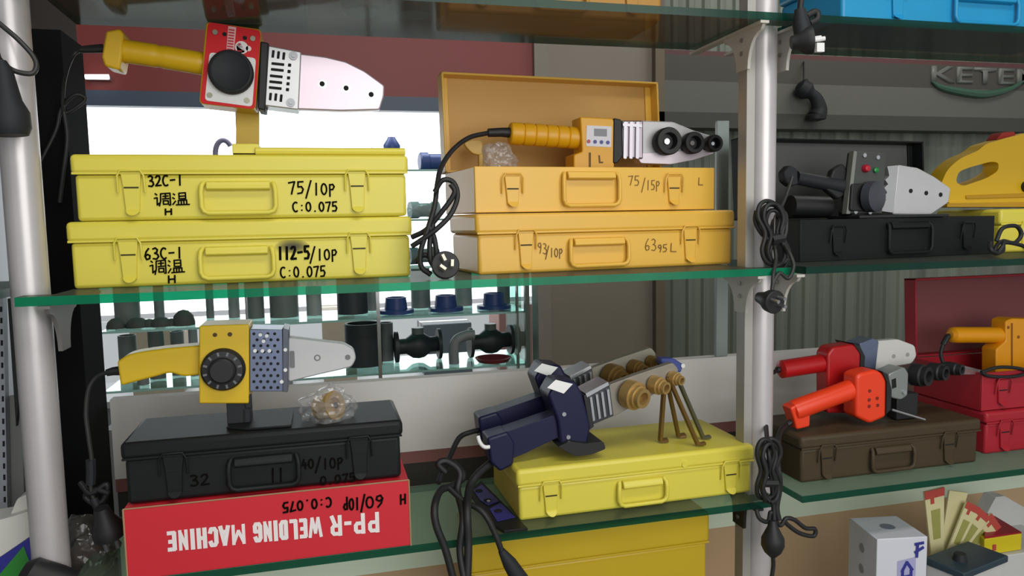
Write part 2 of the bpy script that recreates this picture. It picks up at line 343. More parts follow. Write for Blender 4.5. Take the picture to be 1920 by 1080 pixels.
shelf('lower glass shelf in the right bay under the brown case', .722, 1.9, ZL, 0, 0, GLEDGE2, GLASSR)
shelf('topmost glass shelf of the right bay under the blue case', .722, 1.9, ZT, 0, 0, GLEDGE2, GLASST, dep=.20)
shelf('bottom glass shelf of the left bay under the upright yellow case', -.325, .646, ZB, 0, 0, GLEDGE2, GLASSL)
shelf('bottom glass shelf of the right bay under the white boxes', .722, 1.9, ZB, 0, 0, GLEDGE2, GLASSL)

m = MB(); a, b = at(1345, 226, .352), at(1368, 227, .352); m.box(a.x, b.x, .352, .362, 1.2665, a.z)
tag(m.build('glass_strip', mat('frosted_grey_glass', '9aa6a2', .3), None, bevel=.002, loc=(a.x, .352, 1.2665)), 'grey upright glass strip behind the post beside the amber cases', 'glass strip')
def bracket(label, X, ztop, m, h=.062, back=.118, w=.005):
    """double-winged plate that clamps on the side of a post and carries a shelf"""
    t = thing('shelf_bracket', label, 'bracket', (X, .06, ztop-h))
    pts = [(.002, ztop-.001), (back, ztop-.001)]
    c = [(back-.006, ztop-.010)]
    for k in range(7):
        a = k/6; c.append((back-.008-(back-.084)*math.sin(a*PI/2), ztop-.012-(h-.012)*(1-math.cos(a*PI/2))))
    d = [(.06-(y-.06), z) for y, z in reversed(c)]
    mb = MB(); mb.prism([(X, y, z) for y, z in pts+c+d], (w, 0, 0)); mb.build('wing_plate', m, t)
    for dz in (.016, .036): MB().cyl((X-.0015, .06, ztop-dz), (X+.001, .06, ztop-dz), .0035, n=12).build('screw', mat('zinc_screw', '8d8a82', .4, .7), t)
    mb = MB(); mb.box(X-.006, X+.008, .0, back+.1, ztop-.0045, ztop-.0005); mb.build('shelf_rest', m, t)
    return t
bracket('white winged bracket under the topmost shelf, left side of post', XR-.036, ZT-.011, BRACK)
bracket('white winged bracket under the topmost shelf, right side of post', XR+.031, ZT-.011, BRACK)
bracket('white winged bracket under the amber cases on the post', XR-.036, ZU-.011, BRACK)
bracket('white winged bracket under the black open case on the post', XR+.031, ZU-.011, BRACK)
bracket('black winged bracket under the lower shelf near the yellow case', XR-.036, ZL-.011, PLB, h=.05, back=.09)
bracket('grey winged bracket on the left post under the lemon cases', XL+.031, ZU-.011, mat('grey_bracket', '6f6d69', .5))

# ------------------------------------------------------------------ tool cases
def make_case(label, x, y, z, yaw, w, d, h, lid, m, latch=(.17, .85), hand=(.37, .61), open_lid=None, inner=None, lat=None, group=None, name='tool_case'):
    """steel case: front-left-bottom corner at (x, y, z). lid = height of the closed lid; open_lid = (tray depth, lean) when it stands open"""
    t = thing(name, label, 'case', (x, y, z), yaw, group); lm = lat or m
    bz = h-lid if lid else h; mb = MB()
    if open_lid:
        e = .0025; mb.box(0, w, 0, e, 0, bz).box(0, w, d-e, d, 0, bz).box(0, e, e, d-e, 0, bz).box(w-e, w, e, d-e, 0, bz).box(e, w-e, e, d-e, 0, e)
        body = mb.build('body', m, t, bevel=.0012, local=True)
    else:
        mb.box(0, w, 0, d, 0, bz); body = mb.build('body', m, t, bevel=.005, seg=3, local=True)
    if lid:
        mb = MB(); mb.box(-.004, w+.004, -.0035, d+.003, bz, h); mb.build('lid', m, t, bevel=.006, seg=3, local=True)
        mb = MB(); mb.box(-.0025, w+.0025, -.0042, -.003, bz-.0002, bz+.003); mb.build('lid_lip', m, t, bevel=.0006, local=True)
    if open_lid:
        td, lean = open_lid; L = d-.002; e = .002; R = Matrix.Translation((0, d-.004, bz+.002)) @ Matrix.Rotation(-lean, 4, 'X')
        mb = MB()
        mb.box(0, w, td-e, td, 0, L, R); mb.build('lid', inner or m, t, local=True, bevel=.001)
        mb = MB(); rw = .004
        mb.box(0, rw, 0, td, 0, L, R).box(w-rw, w, 0, td, 0, L, R).box(0, w, 0, td, L-rw, L, R).box(0, w, 0, td, 0, rw, R)
        mb.box(rw, .016, td-.006, td-e, rw, L-rw, R).box(w-.016, w-rw, td-.006, td-e, rw, L-rw, R)
        mb.build('lid_rim', m, t, bevel=.0012, local=True)
    # latches
    top = bz if lid else bz*.80
    for fx in latch:
        c = fx*w; lt = top+(.002 if lid else 0); lo = bz*.17
        mb = MB(); mb.prism([(c-.0125, -.004, lt), (c+.0125, -.004, lt), (c+.0105, -.004, lt-.018), (c+.0085, -.004, lo), (c-.0085, -.004, lo), (c-.0105, -.004, lt-.018)], (0, .0045, 0))
        la = mb.build('latch', lm, t, bevel=.001, local=True)
        mb = MB(); mb.tube(rnd([(c-.014, -.0055, lt-.022), (c-.014, -.0055, lt+.002), (c+.014, -.0055, lt+.002), (c+.014, -.0055, lt-.022)][:4], .004)[5:-5] if False else [(c-.0165, -.003, lt-.026), (c-.016, -.006, lt-.004), (c-.012, -.006, lt+.003), (c+.012, -.006, lt+.003), (c+.016, -.006, lt-.004), (c+.0165, -.003, lt-.026)], .0014, 8)
        mb.build('wire_bail', lm, la, local=True)
        mb = MB(); mb.box(c-.009, c+.009, -.0046, -.003, lt-.0205, lt-.0185); mb.build('slot', mat('painted_gap_shade', '3a3216', .8) if m is YEL or m is ORG else DARKHOLE, la, local=True)  # dark strip painted in for the shade inside the latch gap
        mb = MB(); mb.prism([(c+.0088*math.cos(a), -.004+.0075*math.sin(a), lo+.004+.0082*math.sin(a)) for a in [PI+PI*k/10 for k in range(11)]], (0, .0035, .0012)); mb.build('finger_tab', lm, la, bevel=.0015, local=True)
    # handle
    a, b = hand[0]*w, hand[1]*w; zt = bz*(.80 if lid else .86); zb = bz*.13; q = .009
    mb = MB(); mb.tube([(a, -.001, zt), (a-.002, -.006, zt-.004), (a-.003, -.0072, zt-.012), (a-.003, -.0072, zb+q), (a-.003+q*.3, -.0072, zb+q*.3), (a-.003+q, -.0072, zb), (b+.003-q, -.0072, zb), (b+.003-q*.3, -.0072, zb+q*.3), (b+.003, -.0072, zb+q), (b+.003, -.0072, zt-.012), (b+.002, -.006, zt-.004), (b, -.001, zt)], .0033, 10)
    mb.build('handle', m, t, local=True, sharp=70)
    mb = MB(); mb.prism([(a+.004, 0, zt+.003), (a+.004, -.006, zt+.002), (a+.004, -.0095, zt-.004), (a+.004, -.0095, zt-.008), (a+.004, -.005, zt-.010), (a+.004, 0, zt-.010)], (b-a-.008, 0, 0)); mb.build('handle_hinge', m, t, bevel=.0012, local=True)
    t['_body'] = body.name
    return t
def write(case, lines, ink=INK, w=.0023, flip=False):
    body = bpy.data.objects[case['_body']]; del case['_body']
    for L in lines:
        mb = MB(); handwriting(mb, case, *L[:6], w=L[6] if len(L) > 6 else w, flip=flip); mb.build('marker_writing', ink, body, local=True)

c63 = make_case('lemon yellow case marked 63C-1, flat on the left shelf, under another', -.315, .10, ZU, math.radians(1), .445, .125, .0885, .0275, YEL, (.155, .835), (.362, .563))
write(c63, [('63C-1', 270, 487, 345, 484, 21), ('\u8c03\u6e29', 280, 515, 346, 511, 26), ('H', 313, 531, 333, 530, 14), ('112-5', 520, 487, 582, 485, 24, .0034), ('/10P', 580, 489, 634, 487, 21), ('C:0.075', 525, 521, 612, 518, 20)])
c32 = make_case('lemon yellow case marked 32C-1, on top of the 63C-1 case', -.305, .101, ZU+.089, math.radians(.6), .432, .125, .0875, .0265, YEL, (.157, .838), (.363, .572))
write(c32, [('32C-1', 277, 350, 345, 347, 20), ('\u8c03\u6e29', 288, 387, 355, 384, 24), ('H', 307, 403, 326, 402, 11), ('75', 540, 364, 572, 363, 23), ('/10P', 572, 366, 630, 365, 22), ('C:0.075', 548, 397, 634, 396, 18)])
# smudge of wiped ink on the lower case
mb = MB(); P = [local_px(c63, 548+34*math.cos(a)*(1+.12*math.sin(3*a)), 462+15*math.sin(a)*(1+.15*math.cos(2*a)), -.0005) for a in [2*PI*k/24 for k in range(24)]]
mb.add([(p[0], -.0005, p[1]) for p in P], [tuple(range(24))])
sm = bpy.data.materials.new('wiped_ink'); sm.use_nodes = True; nt = sm.node_tree; nt.nodes['Principled BSDF'].inputs['Base Color'].default_value = hexc('4a4626')
tr = nt.nodes.new('ShaderNodeBsdfTransparent'); mx = nt.nodes.new('ShaderNodeMixShader'); tcn = nt.nodes.new('ShaderNodeTexCoord'); gr = nt.nodes.new('ShaderNodeTexGradient'); gr.gradient_type = 'SPHERICAL'
mp = nt.nodes.new('ShaderNodeMapping'); ctr = local_px(c63, 548, 462, -.0005); mp.vector_type = 'TEXTURE'; mp.inputs['Location'].default_value = (ctr[0], 0, ctr[1]); mp.inputs['Scale'].default_value = (.026, .03, .0115)
nt.links.new(tcn.outputs['Object'], mp.inputs[0]); nt.links.new(mp.outputs[0], gr.inputs[0])
ml = nt.nodes.new('ShaderNodeMath'); ml.operation = 'MULTIPLY'; ml.inputs[1].default_value = 1.1; nt.links.new(gr.outputs[1], ml.inputs[0])
nt.links.new(ml.outputs[0], mx.inputs[0]); nt.links.new(tr.outputs[0], mx.inputs[1]); nt.links.new(nt.nodes['Principled BSDF'].outputs[0], mx.inputs[2]); nt.links.new(mx.outputs[0], nt.nodes['Material Output'].inputs[0])
mb.build('ink_smudge', sm, [o for o in c63.children if o.name.startswith('body')][0], local=True)

c93 = make_case('closed amber case marked 93, flat on the left shelf, under the open one', .227, .08, ZU, math.radians(5.2), .441, .145, .09, .030, ORG, (.167, .813), (.335, .547))
write(c93, [('93', 1007, 474, 1027, 477, 20, .0012), ('/10P', 1022, 482, 1056, 482, 17, .0014), ('63', 1208, 470, 1232, 470, 22, .0012), ('95', 1232, 473, 1252, 472, 14, .0014), ('L', 1254, 472, 1272, 472, 16, .0014)], FADED)
c75 = make_case('open amber case marked 75/15P with its lid up', .226, .09, ZU+.0915, math.radians(5.2), .413, .17, .068, 0, ORG, (.14, .81), (.345, .56), open_lid=(.028, math.radians(4)), inner=ORGIN)
write(c75, [('75', 1177, 347, 1200, 348, 18, .0012), ('/15P', 1202, 356, 1238, 356, 18, .0012), ('L', 1307, 347, 1321, 347, 14, .0014)], FADED)

# red carton with upside-down printing
ct = thing('carton', 'red cardboard carton printed PP-R WELDING MACHINE upside down', 'carton', (-.249, 0, ZL))
mb = MB(); mb.box(0, .355, 0, .15, 0, .0925); mb.build('box', CARD, ct, bevel=.0015, local=True)
mb = MB(); mb.tube([(0, 0, 0), (0, 0, .0925)], .0012, 6); mb.tube([(0, 0, .0925), (.355, 0, .0925)], .0010, 6); mb.tube([(.355, 0, .0), (.355, 0, .0925)], .0012, 6); mb.build('worn_edges', KRAFT, ct, local=True)
BLK_ = {'P': [[(.1, 0), (.1, 1)], [(.1, .93), (.42, .93), (.5, .82), (.5, .58), (.42, .48), (.1, .48)]], 'R': [[(.1, 0), (.1, 1)], [(.1, .93), (.42, .93), (.5, .82), (.5, .6), (.42, .5), (.1, .5)], [(.34, .5), (.52, 0)]],
        '-': [[(.12, .42), (.48, .42)]], ' ': [], 'W': [[(.0, 1), (.14, 0), (.3, .8), (.46, 0), (.6, 1)]], 'E': [[(.52, .07), (.12, .07), (.12, .93), (.52, .93)], [(.12, .52), (.46, .52)]], 'L': [[(.12, 1), (.12, .07), (.52, .07)]],
        'D': [[(.12, .07), (.12, .93), (.38, .93), (.5, .8), (.5, .2), (.38, .07), (.12, .07)]], 'I': [[(.3, 0), (.3, 1)]], 'N': [[(.1, 0), (.1, 1)], [(.1, .95), (.5, .05)], [(.5, 0), (.5, 1)]], 'G': [[(.5, .76), (.42, .93), (.2, .93), (.1, .8), (.1, .2), (.2, .07), (.42, .07), (.5, .18), (.5, .46), (.32, .46)]],
        'M': [[(.06, 0), (.06, 1)], [(.06, .95), (.3, .3), (.54, .95)], [(.54, 1), (.54, 0)]], 'A': [[(.04, 0), (.3, .97), (.56, 0)], [(.14, .28), (.46, .28)]], 'C': [[(.5, .74), (.42, .93), (.2, .93), (.1, .8), (.1, .2), (.2, .07), (.42, .07), (.5, .26)]], 'H': [[(.1, 0), (.1, 1)], [(.5, 0), (.5, 1)], [(.1, .5), (.5, .5)]]}
for word, x0, y0, x1, y1 in (('PP-R', 713, 961, 616, 969), ('WELDING', 604, 970, 473, 981), ('MACHINE', 462, 983, 310, 998)):
    mb = MB(); a = Vector(local_px(ct, x0, y0, -.0006)); b_ = Vector(local_px(ct, x1, y1, -.0006)); d = b_-a; hh = abs(local_px(ct, x0, y0+35, -.0006)[1]-a.y); wd = [.62 if c in '-I' else (1.5 if c in 'MW' else 1) for c in word]; cum = 0
    for c, w_ in zip(word, wd):
        for st in BLK_[c]: ribbon(mb, [tuple(a+d*((cum+((q[0]-.3)*(1.9 if c in 'MW' else 1.3 if c not in '-I' else 1)+.5*w_))/sum(wd))-Vector((0, hh*q[1]))) for q in st], .0040 if c in 'MWN' else .0052, -.0006)
        cum += w_
    mb.build('printed_lettering', WHITEINK, ct, local=True)
for a in (('60', 720, 928, 683, 932, 22), ('/10P', 685, 932, 642, 936, 22), ('C:0.075', 622, 932, 528, 943, 18), ('H', 762, 926, 748, 928, 18)):
    mb = MB(); handwriting(mb, ct, *a, w=.0026, flip=True); mb.build('marker_writing', INK, ct, local=True)

cbk = make_case('closed black case lying on the red carton', -.246, .010, ZL+.094, 0, .343, .125, .080, .022, BLK, (.165, .84), (.365, .60))
write(cbk, [('32', 355, 912, 395, 908, 20), ('11', 505, 905, 535, 902, 26), ('40', 565, 880, 590, 878, 18), ('/10P', 590, 882, 645, 876, 20), ('0.075', 600, 910, 668, 902, 16)])
cye = make_case('lemon yellow case with no writing, on the lower left-bay shelf', .27, .035, ZL, math.radians(.5), .385, .165, .0785, .026, YEL, (.125, .90), (.41, .60)); del cye['_body']
mb = MB(); mb.cyl((.69*.385, -.005, .060), (.69*.385, -.003, .060), .005, n=16); mb.build('stud', YEL, cye, local=True)
cbr = make_case('dark brown case under the red and orange welding tools', .755, .05, ZL, 0, .356, .135, .079, .022, BRN, (.13, .82), (.38, .60)); del cbr['_body']
cko = make_case('open black case in the right bay with its lid up', .782, .10, ZU, math.radians(5.7), .452, .155, .071, 0, BLK, (.17, .84), (.42, .63), open_lid=(.03, math.radians(4)), inner=mat('grey_lid_lining', '585a58', .6)); del cko['_body']
crl = make_case('crimson case at the right edge, bottom of its stack', 1.16, .08, ZL, 0, .40, .16, .079, .022, RED, (.10, .85), (.38, .63)); del crl['_body']
cru = make_case('open crimson case at the right edge with its lid up', 1.153, .085, ZL+.080, 0, .40, .16, .070, 0, RED, (.11, .85), (.38, .63), open_lid=(.03, math.radians(3)), inner=mat('dull_red_lining', '7c3f42', .6)); del cru['_body']
cyr = make_case('lemon yellow case at the right edge under the yellow saw', 1.262, .16, ZU, 0, .40, .15, .083, .030, YEL, (.15, .85), (.4, .62)); del cyr['_body']
cup = make_case('upright yellow case on the bottom shelf below the glass', .205, .075, ZB, 0, .392, .12, .325, .052, mat('deep_yellow_enamel', 'c9a81e', .42, var=.03), (), (.4, .62)); del cup['_body']
ctb = make_case('bright blue case on the topmost shelf of the right bay', .80, .03, ZT, 0, .50, .16, .09, .025, mat('bright_blue_plastic', '1c8fc0', .4), (.2, .8), (.42, .66)); del ctb['_body']
cty = make_case('ochre case on the topmost shelf, seen from below through glass', .19, .08, ZT, 0, .33, .12, .085, .025, mat('ochre_enamel', 'a87a2a', .5), (.15, .85), (.4, .62)); del cty['_body']
ctd = make_case('dark brown case on the topmost shelf above the red-faced tool', -.27, .05, ZT, 0, .27, .15, .085, .025, mat('dark_umber_enamel', '74675e', .5), (.15, .85), (.4, .62)); del ctd['_body']
for i, (x, r, lb) in enumerate([(.075, .030, 'dark jar on the topmost shelf, nearer the dark brown case'), (.148, .028, 'dark jar on the topmost shelf, nearer the ochre case')]):
    j = thing('jar', lb, 'jar', (x, .11, ZT), group='jars on the topmost shelf')
    mb = MB(); mb.lathe([(r*.9, 0), (r, .004), (r, .07), (r*.75, .085)], (0, 0, 0), (0, 0, 1)); mb.build('jar_body', mat('smoky_brown_plastic', '5c504a', .3), j, local=True)
    mb = MB(); mb.lathe([(r*.8, .085), (r*.8, .10), (r*.7, .102)], (0, 0, 0), (0, 0, 1)); mb.build('jar_lid', PLB, j, local=True)

# ------------------------------------------------------------------ cables and plugs
def cable(root, pts, r=.0034, name='cord', m=None, n=8):
    mb = MB(); mb.tube(spline([tuple(at(*p)) for p in pts], 8), r, n); return mb.build(name, m or PLB, root, sharp=80)
def coil(root, cx, cy, w, h, Y, turns, r, seed=1, name='cord_coil', tilt=0, dep=.012):
    rg = random.Random(seed); pts = []
    for t in range(turns):
        ww, hh, ox, oy = w*rg.uniform(.55, 1), h*rg.uniform(.85, 1.05), rg.uniform(-.12, .12)*w, rg.uniform(-.05, .05)*h
        for k in range(12):
            a = 2*PI*k/12; v = math.cos(a)*hh/2; u = math.sin(a)*ww/2*(.35+.65*abs(math.cos(a))**.7)
            pts.append((cx+ox+u+tilt*v, cy+oy+v, Y+math.sin(a+t)*dep*.5+dep*(t/turns-.5)))
    pts.append(pts[0]); cable(root, pts, r, name, n=7)
def eu_plug(root, px, py, Y, face, r=.020, L=.026, pins='flat', pm=None, roll=0):
    """round mains plug; face = the direction its pins point to"""
    o = at(px, py, Y); ax = Vector(face).normalized(); mb = MB()
    mb.lathe([(r*.45, -L*1.3), (r*.62, -L*.8), (r*.95, -L*.35), (r, 0), (r, L*.1), (r*.93, L*.14)], o, ax, 24); pl = mb.build('plug', PLB, root)
    u = ax.cross(Vector((0, 0, 1))).normalized(); v = ax.cross(u); u, v = u*math.cos(roll)+v*math.sin(roll), v*math.cos(roll)-u*math.sin(roll); mb = MB()
    if pins == 'flat':
        for du, dv, ang in ((-.36, .18, .5), (.36, .18, -.5), (0, -.42, 0)):
            c = o+u*du*r+v*dv*r+ax*L*.14; e1 = (v*math.cos(ang)+u*math.sin(ang))*r*.24; e2 = ax.cross(e1).normalized()*r*.1
            mb.prism([c+e1+e2, c+e1-e2, c-e1-e2, c-e1+e2], ax*r*.75)
    else:
        for du, dv in ((-.45, 0), (.45, 0), (0, .5)):
            c = o+u*du*r+v*dv*r; mb.cyl(c, c+ax*(L*.14+r*.8), r*.16, n=10)
    mb.build('pin', pm or STEEL, pl); return pl

# ------------------------------------------------------------------ tool A: red-faced welder on a yellow stand
sd = thing('tool_stand', 'yellow sheet-metal stand on the 32C-1 case', 'stand', (at(462, 286, .17).x, .17, ZU+.177))
YA = .15
mb = MB(); zt_ = ZT-.0125; q = [at(443, 60, .204), at(486, 60, .204), at(485, 282, .204), at(441, 282, .204)]; q[0].z = q[1].z = zt_; q[2].z = q[3].z = ZU+.178; mb.prism(q, (0, .004, 0)); mb.build('upright', mat('mustard_sheet', 'c8a524', .4), sd, bevel=.001)
x0, x1 = at(440, 280, .15).x, at(759, 280, .12).x; zb = ZU+.177
mb = MB(); mb.prism([(x0, .118, zb), (x0, .22, zb), (x1, .22, zb), (x1, .118, zb)], (0, 0, .004)); mb.tube([(x0+.03, .118, zb+.0055), (x1, .118, zb+.0055)], .0055, 10); mb.box(x0, x0+.035, .118, .22, zb, zb+.016); mb.build('base_plate', YEL, sd, bevel=.0012)
ta = thing('pipe_welder', 'red-faced yellow pipe welder standing above the lemon cases', 'welding tool', (at(434, 130, .17).x, .17, ZU+.19))
mb = MB(); mb.px([(198, 58), (224, 53), (231, 62), (229, 102), (224, 131), (196, 124), (190, 106)], YA+.005, .042); mb.build('handle_guard', PLY, ta, bevel=.003)
mb = MB(); A_ = spline([tuple(at(x, y, YA+.025)) for x, y in [(226, 95), (300, 106), (388, 121)]], 10); mb.tube(A_, [.0175+(.0006 if i % 10 else -.0008) for i in range(len(A_))], 16, flat=.9); mb.build('handle', PLY, ta, sharp=60)
mb = MB(); mb.px([(386, 40), (490, 55), (479, 206), (373, 194)], YA, .052, r=8); mb.build('body', PLY, ta, bevel=.002)
mb = MB(); mb.px([(390, 41), (489, 57), (478, 205), (375, 193)], YA-.0016, .0018, r=8); fp = mb.build('face_plate', mat('red_face_print', 'd4141e', .5, spec=.3), ta)
mb = MB(); mb.px([(393, 98), (480, 109), (473, 200), (384, 188)], YA-.0022, .001, r=7); mb.build('white_panel', WPL, fp)
mb = MB(); mb.px([(428, 49), (443, 51), (438, 103), (424, 101)], YA-.0022, .001); mb.build('lettering_strip', mat('pale_pink_print', 'e8b4b4', .5), fp)
mb = MB(); mb.disc(453, 89, YA-.0022, .001, 12); mb.disc(466, 91, YA-.0022, .001, 5); mb.px([(442, 84), (450, 78), (460, 98), (446, 100)], YA-.0022, .001, r=4); mb.build('white_emblem', WHITEINK, fp)
mb = MB()
for i in range(9): mb.px([(429-i*.45, 54+i*5.2), (440-i*.45, 55.5+i*5.2), (439.6-i*.45, 58.2+i*5.2), (428.6-i*.45, 56.7+i*5.2)], YA-.0026, .0006)
mb.disc(449, 83, YA-.0027, .0006, 2); mb.px([(444, 94), (454, 95), (453, 97), (444, 96)], YA-.0027, .0006); mb.build('red_lettering', mat('red_print', 'c02030', .5), fp)
c = at(434, 137, YA-.002); r = 41*sc(434, 137, YA)
mb = MB(); mb.lathe([(r, 0), (r, .010), (r*.94, .0135), (r*.86, .0145), (r*.80, .013)], c, (0, -1, 0), 40); mb.build('dial', PLG, ta, sharp=40)
for x, y in ((403, 60), (474, 72), (393, 178), (463, 188)): MB().disc(x, y, YA-.004, .003, 5, 12).build('screw', mat('dull_nickel', '8c8a78', .35, .8), fp)
mb = MB()
for x, y in ((421, 64), (459, 71)): mb.disc(x, y, YA-.0021, .001, 4, 12)
mb.build('lamp_holes', DARKHOLE, fp)
mb = MB(); mb.px([(488, 77), (504, 80), (497, 207), (483, 204)], YA-.001, .054); mb.build('gasket', PLB, ta, bevel=.002)
mb = MB(); mb.px([(503, 85), (565, 97), (560, 206), (496, 198)], YA+.002, .046, r=3); gd = mb.build('heat_guard', ALU, ta, bevel=.002)
mb = MB()
def slot(cx, cy, w, h, Y):
    k = .105; mb.px([(cx-w/2-k*h/2*-1, cy-h/2-k*w/2), (cx+w/2+k*h/2, cy-h/2+k*w/2), (cx+w/2-k*h/2, cy+h/2+k*w/2), (cx-w/2-k*h/2, cy+h/2-k*w/2)], Y, .001, r=1.2, n=2)
for a in ((512, 101, 5, 14), (522, 103, 5, 14), (532, 105, 5, 14), (521, 120, 24, 5), (520, 131, 24, 5), (518, 143, 24, 5), (517, 154, 24, 5), (516, 165, 24, 5), (543, 122, 6, 6), (542, 134, 6, 6), (541, 146, 6, 6), (540, 157, 6, 6), (539, 168, 6, 6), (507, 181, 5, 14), (517, 182, 5, 14), (527, 184, 5, 14)): slot(*a, YA+.0014)
mb.build('vent_slots', DARKHOLE, gd)
for x, y in ((550, 104), (545, 192)): MB().disc(x, y, YA-.001, .004, 8, 16).disc(x, y, YA-.003, .004, 4, 6).build('bolt', mat('grey_bolt', '8e9092', .35, .8), gd)
BL = [(562, 100), (610, 106), (648, 115), (684, 133), (721, 160), (720, 180), (712, 206), (640, 208), (556, 205)]
mb = MB(); mb.px(BL, YA+.014, .018, r=4); bl = mb.build('heating_plate', PINK, ta, bevel=.002)
for x, y in ((605, 158), (650, 166), (697, 178)): MB().disc(x, y, YA+.0134, .001, 8, 20).build('hole_rim', STEEL, bl)
mb = MB()
for x, y in ((604, 157), (649, 165), (696, 177)): mb.disc(x, y, YA+.0128, .001, 5, 16)
mb.build('holes', DARKHOLE, bl)
mb = MB(); mb.tube([tuple(at(x, y, YA+.026)) for x, y in ((194, 91), (172, 92), (150, 93))], [.0062, .0055, .0045], 10); mb.build('cord_boot', PLB, ta)
cable(ta, [(152, 93, YA+.026), (138, 103, .17), (126, 130, .19), (119, 165, .21), (120, 210, .225), (145, 200, .225), (160, 185, .225), (140, 178, .22), (115, 205, .225), (105, 245, .225), (78, 300, .22), (62, 335, .21)], .0026)
cable(ta, [(120, 210, .225), (126, 260, .225), (118, 330, .225), (112, 380, .225)], .003)

# ------------------------------------------------------------------ tool B: yellow digital welder in the open amber case
YB = .175
tb = thing('pipe_welder', 'yellow welder with digital display and black sockets in amber case', 'welding tool', (at(1110, 300, YB).x, YB+.02, ZU+.097))
p0, p1 = at(955, 250, YB+.024), at(1102, 260, YB+.024); L = (p1-p0).length; mb = MB(); pr = [(.015, 0), (.0175, .002)]
for i in range(6): a = .004+i*(L-.02)/6; b = a+(L-.02)/6; pr += [(.0178, a), (.0185, a+.003), (.0182, b-.003), (.0165, b-.0005)]
pr += [(.0165, L)]
mb.lathe(pr, p0, p1-p0, 24); mb.build('ribbed_handle', PLY2, tb, sharp=30)
mb = MB(); mb.px([(1088, 219), (1148, 222), (1152, 226), (1152, 378), (1076, 378), (1076, 290), (1092, 284)], YB, .044, r=3); bd = mb.build('body', PLY2, tb, bevel=.003)
mb = MB(); mb.px([(1100, 235), (1147, 237), (1146, 276), (1099, 274)], YB-.001, .0012, r=2); pn = mb.build('control_panel', mat('pale_grey_label', 'd5d3d8', .4), tb)
mb = MB(); mb.px([(1114, 241), (1138, 242), (1138, 256), (1114, 255)], YB-.0014, .001); mb.build('display', mat('grey_display', '5e6068', .2), pn)
for x, n_, mm in ((1104, 'red_button', mat('red_button', 'b03840', .4)), (1116, 'blue_button', mat('blue_button', '2c3a86', .4)), (1128, 'blue_button', None), (1140, 'blue_button', None)):
    mb = MB(); mb.disc(x, 265+(x-1104)*.06, YB-.002, .0015, 3.6, 14); mb.build(n_, mm or MATS['blue_button'], pn)
mb = MB(); mb.px([(1104, 286), (1108, 286), (1108, 316), (1104, 316)], YB-.0005, .0008); mb.px([(1122, 291), (1125, 291), (1126, 303), (1131, 303), (1131, 306), (1123, 306)], YB-.0005, .0008); mb.build('moulded_marks', FADED, bd)
mb = MB(); mb.px([(1151, 221), (1166, 224), (1168, 292), (1158, 306), (1150, 306)], YB-.002, .052, r=3); mb.build('gasket', PLB, tb, bevel=.002)
mb = MB(); mb.px([(1166, 226), (1206, 226), (1206, 298), (1166, 295)], YB+.004, .04); gd = mb.build('heat_guard', mat('rosy_chrome', '8f868f', .3, .8), tb, bevel=.002)
mb = MB()
for x in (1173, 1184, 1196): mb.px([(x-3, 228), (x+3, 228), (x+2, 298), (x-4, 297)], YB+.0005, .004, r=2)
mb.px([(1168, 231), (1204, 233), (1204, 239), (1168, 236)], YB+.0002, .004); mb.build('guard_bars', mat('soft_chrome', 'aaa7ad', .3, .7), gd)
mb = MB(); mb.px([(1204, 226), (1262, 228), (1300, 244), (1339, 256), (1341, 282), (1318, 294), (1262, 305), (1204, 303)], YB+.014, .016, r=4); bl = mb.build('heating_plate', CAST, tb, bevel=.002)
mb = MB(); mb.px([(1192, 290), (1204, 287), (1340, 280), (1338, 288), (1300, 300), (1258, 308), (1202, 306)], YB+.010, .024, r=3); mb.build('plate_flange', mat('pinkish_white_metal', 'd2c8cf', .35, .3), bl, bevel=.001)
for x, y, rr in ((1243, 267, 26), (1290, 270, 20.5), (1328, 271, 16)):
    c = at(x, y, YB+.014); r = rr*sc(x, y, YB); mb = MB(); mb.lathe([(r*.86, 0), (r*.9, .008), (r, .010), (r, .024), (r*.93, .026), (r*.62, .026), (r*.55, .012), (.0001, .012)], c, (0, -1, 0), 32); so = mb.build('socket', PLB, tb, sharp=40)
    mb = MB(); mb.cyl(c+Vector((0, -.011, 0)), c+Vector((0, -.016, 0)), r*.22, n=12); mb.build('socket_bolt', STEEL, so)
mb = MB(); mb.tube([tuple(at(x, y, YB+.024)) for x, y in ((960, 249), (940, 248), (915, 249))], [.0085, .0075, .0068], 12); mb.build('cord_boot', PLB, tb)
cable(tb, [(917, 249, YB+.024), (880, 258, .18), (850, 280, .15), (828, 312, .10), (820, 345, .07), (815, 385, .055), (802, 430, .05), (789, 470, .05), (790, 500, .05), (808, 515, .05)], .0038)
cable(tb, [(815, 360, .055), (830, 338, .05), (850, 342, .05), (858, 368, .05), (845, 402, .045), (818, 430, .045), (790, 450, .05), (772, 462, .055)], .0038, 'cord_loop')
cable(tb, [(772, 445, .07), (800, 430, .06), (830, 395, .052), (852, 362, .048), (845, 345, .048)], .0038, 'cord_loop')
cable(tb, [(812, 420, .05), (806, 455, .05), (808, 490, .045), (822, 505, .045)], .0038, 'cord_loop')
cable(tb, [(805, 425, .05), (815, 450, .05), (817, 485, .05), (795, 478, .055), (778, 492, .06)], .0038, 'cord_loop')
eu_plug(tb, 835, 497, .03, (-.05, -1, .25), r=.0195, pins='flat', pm=mat('pale_pin', 'c8c4b4', .35, .5), roll=.4)
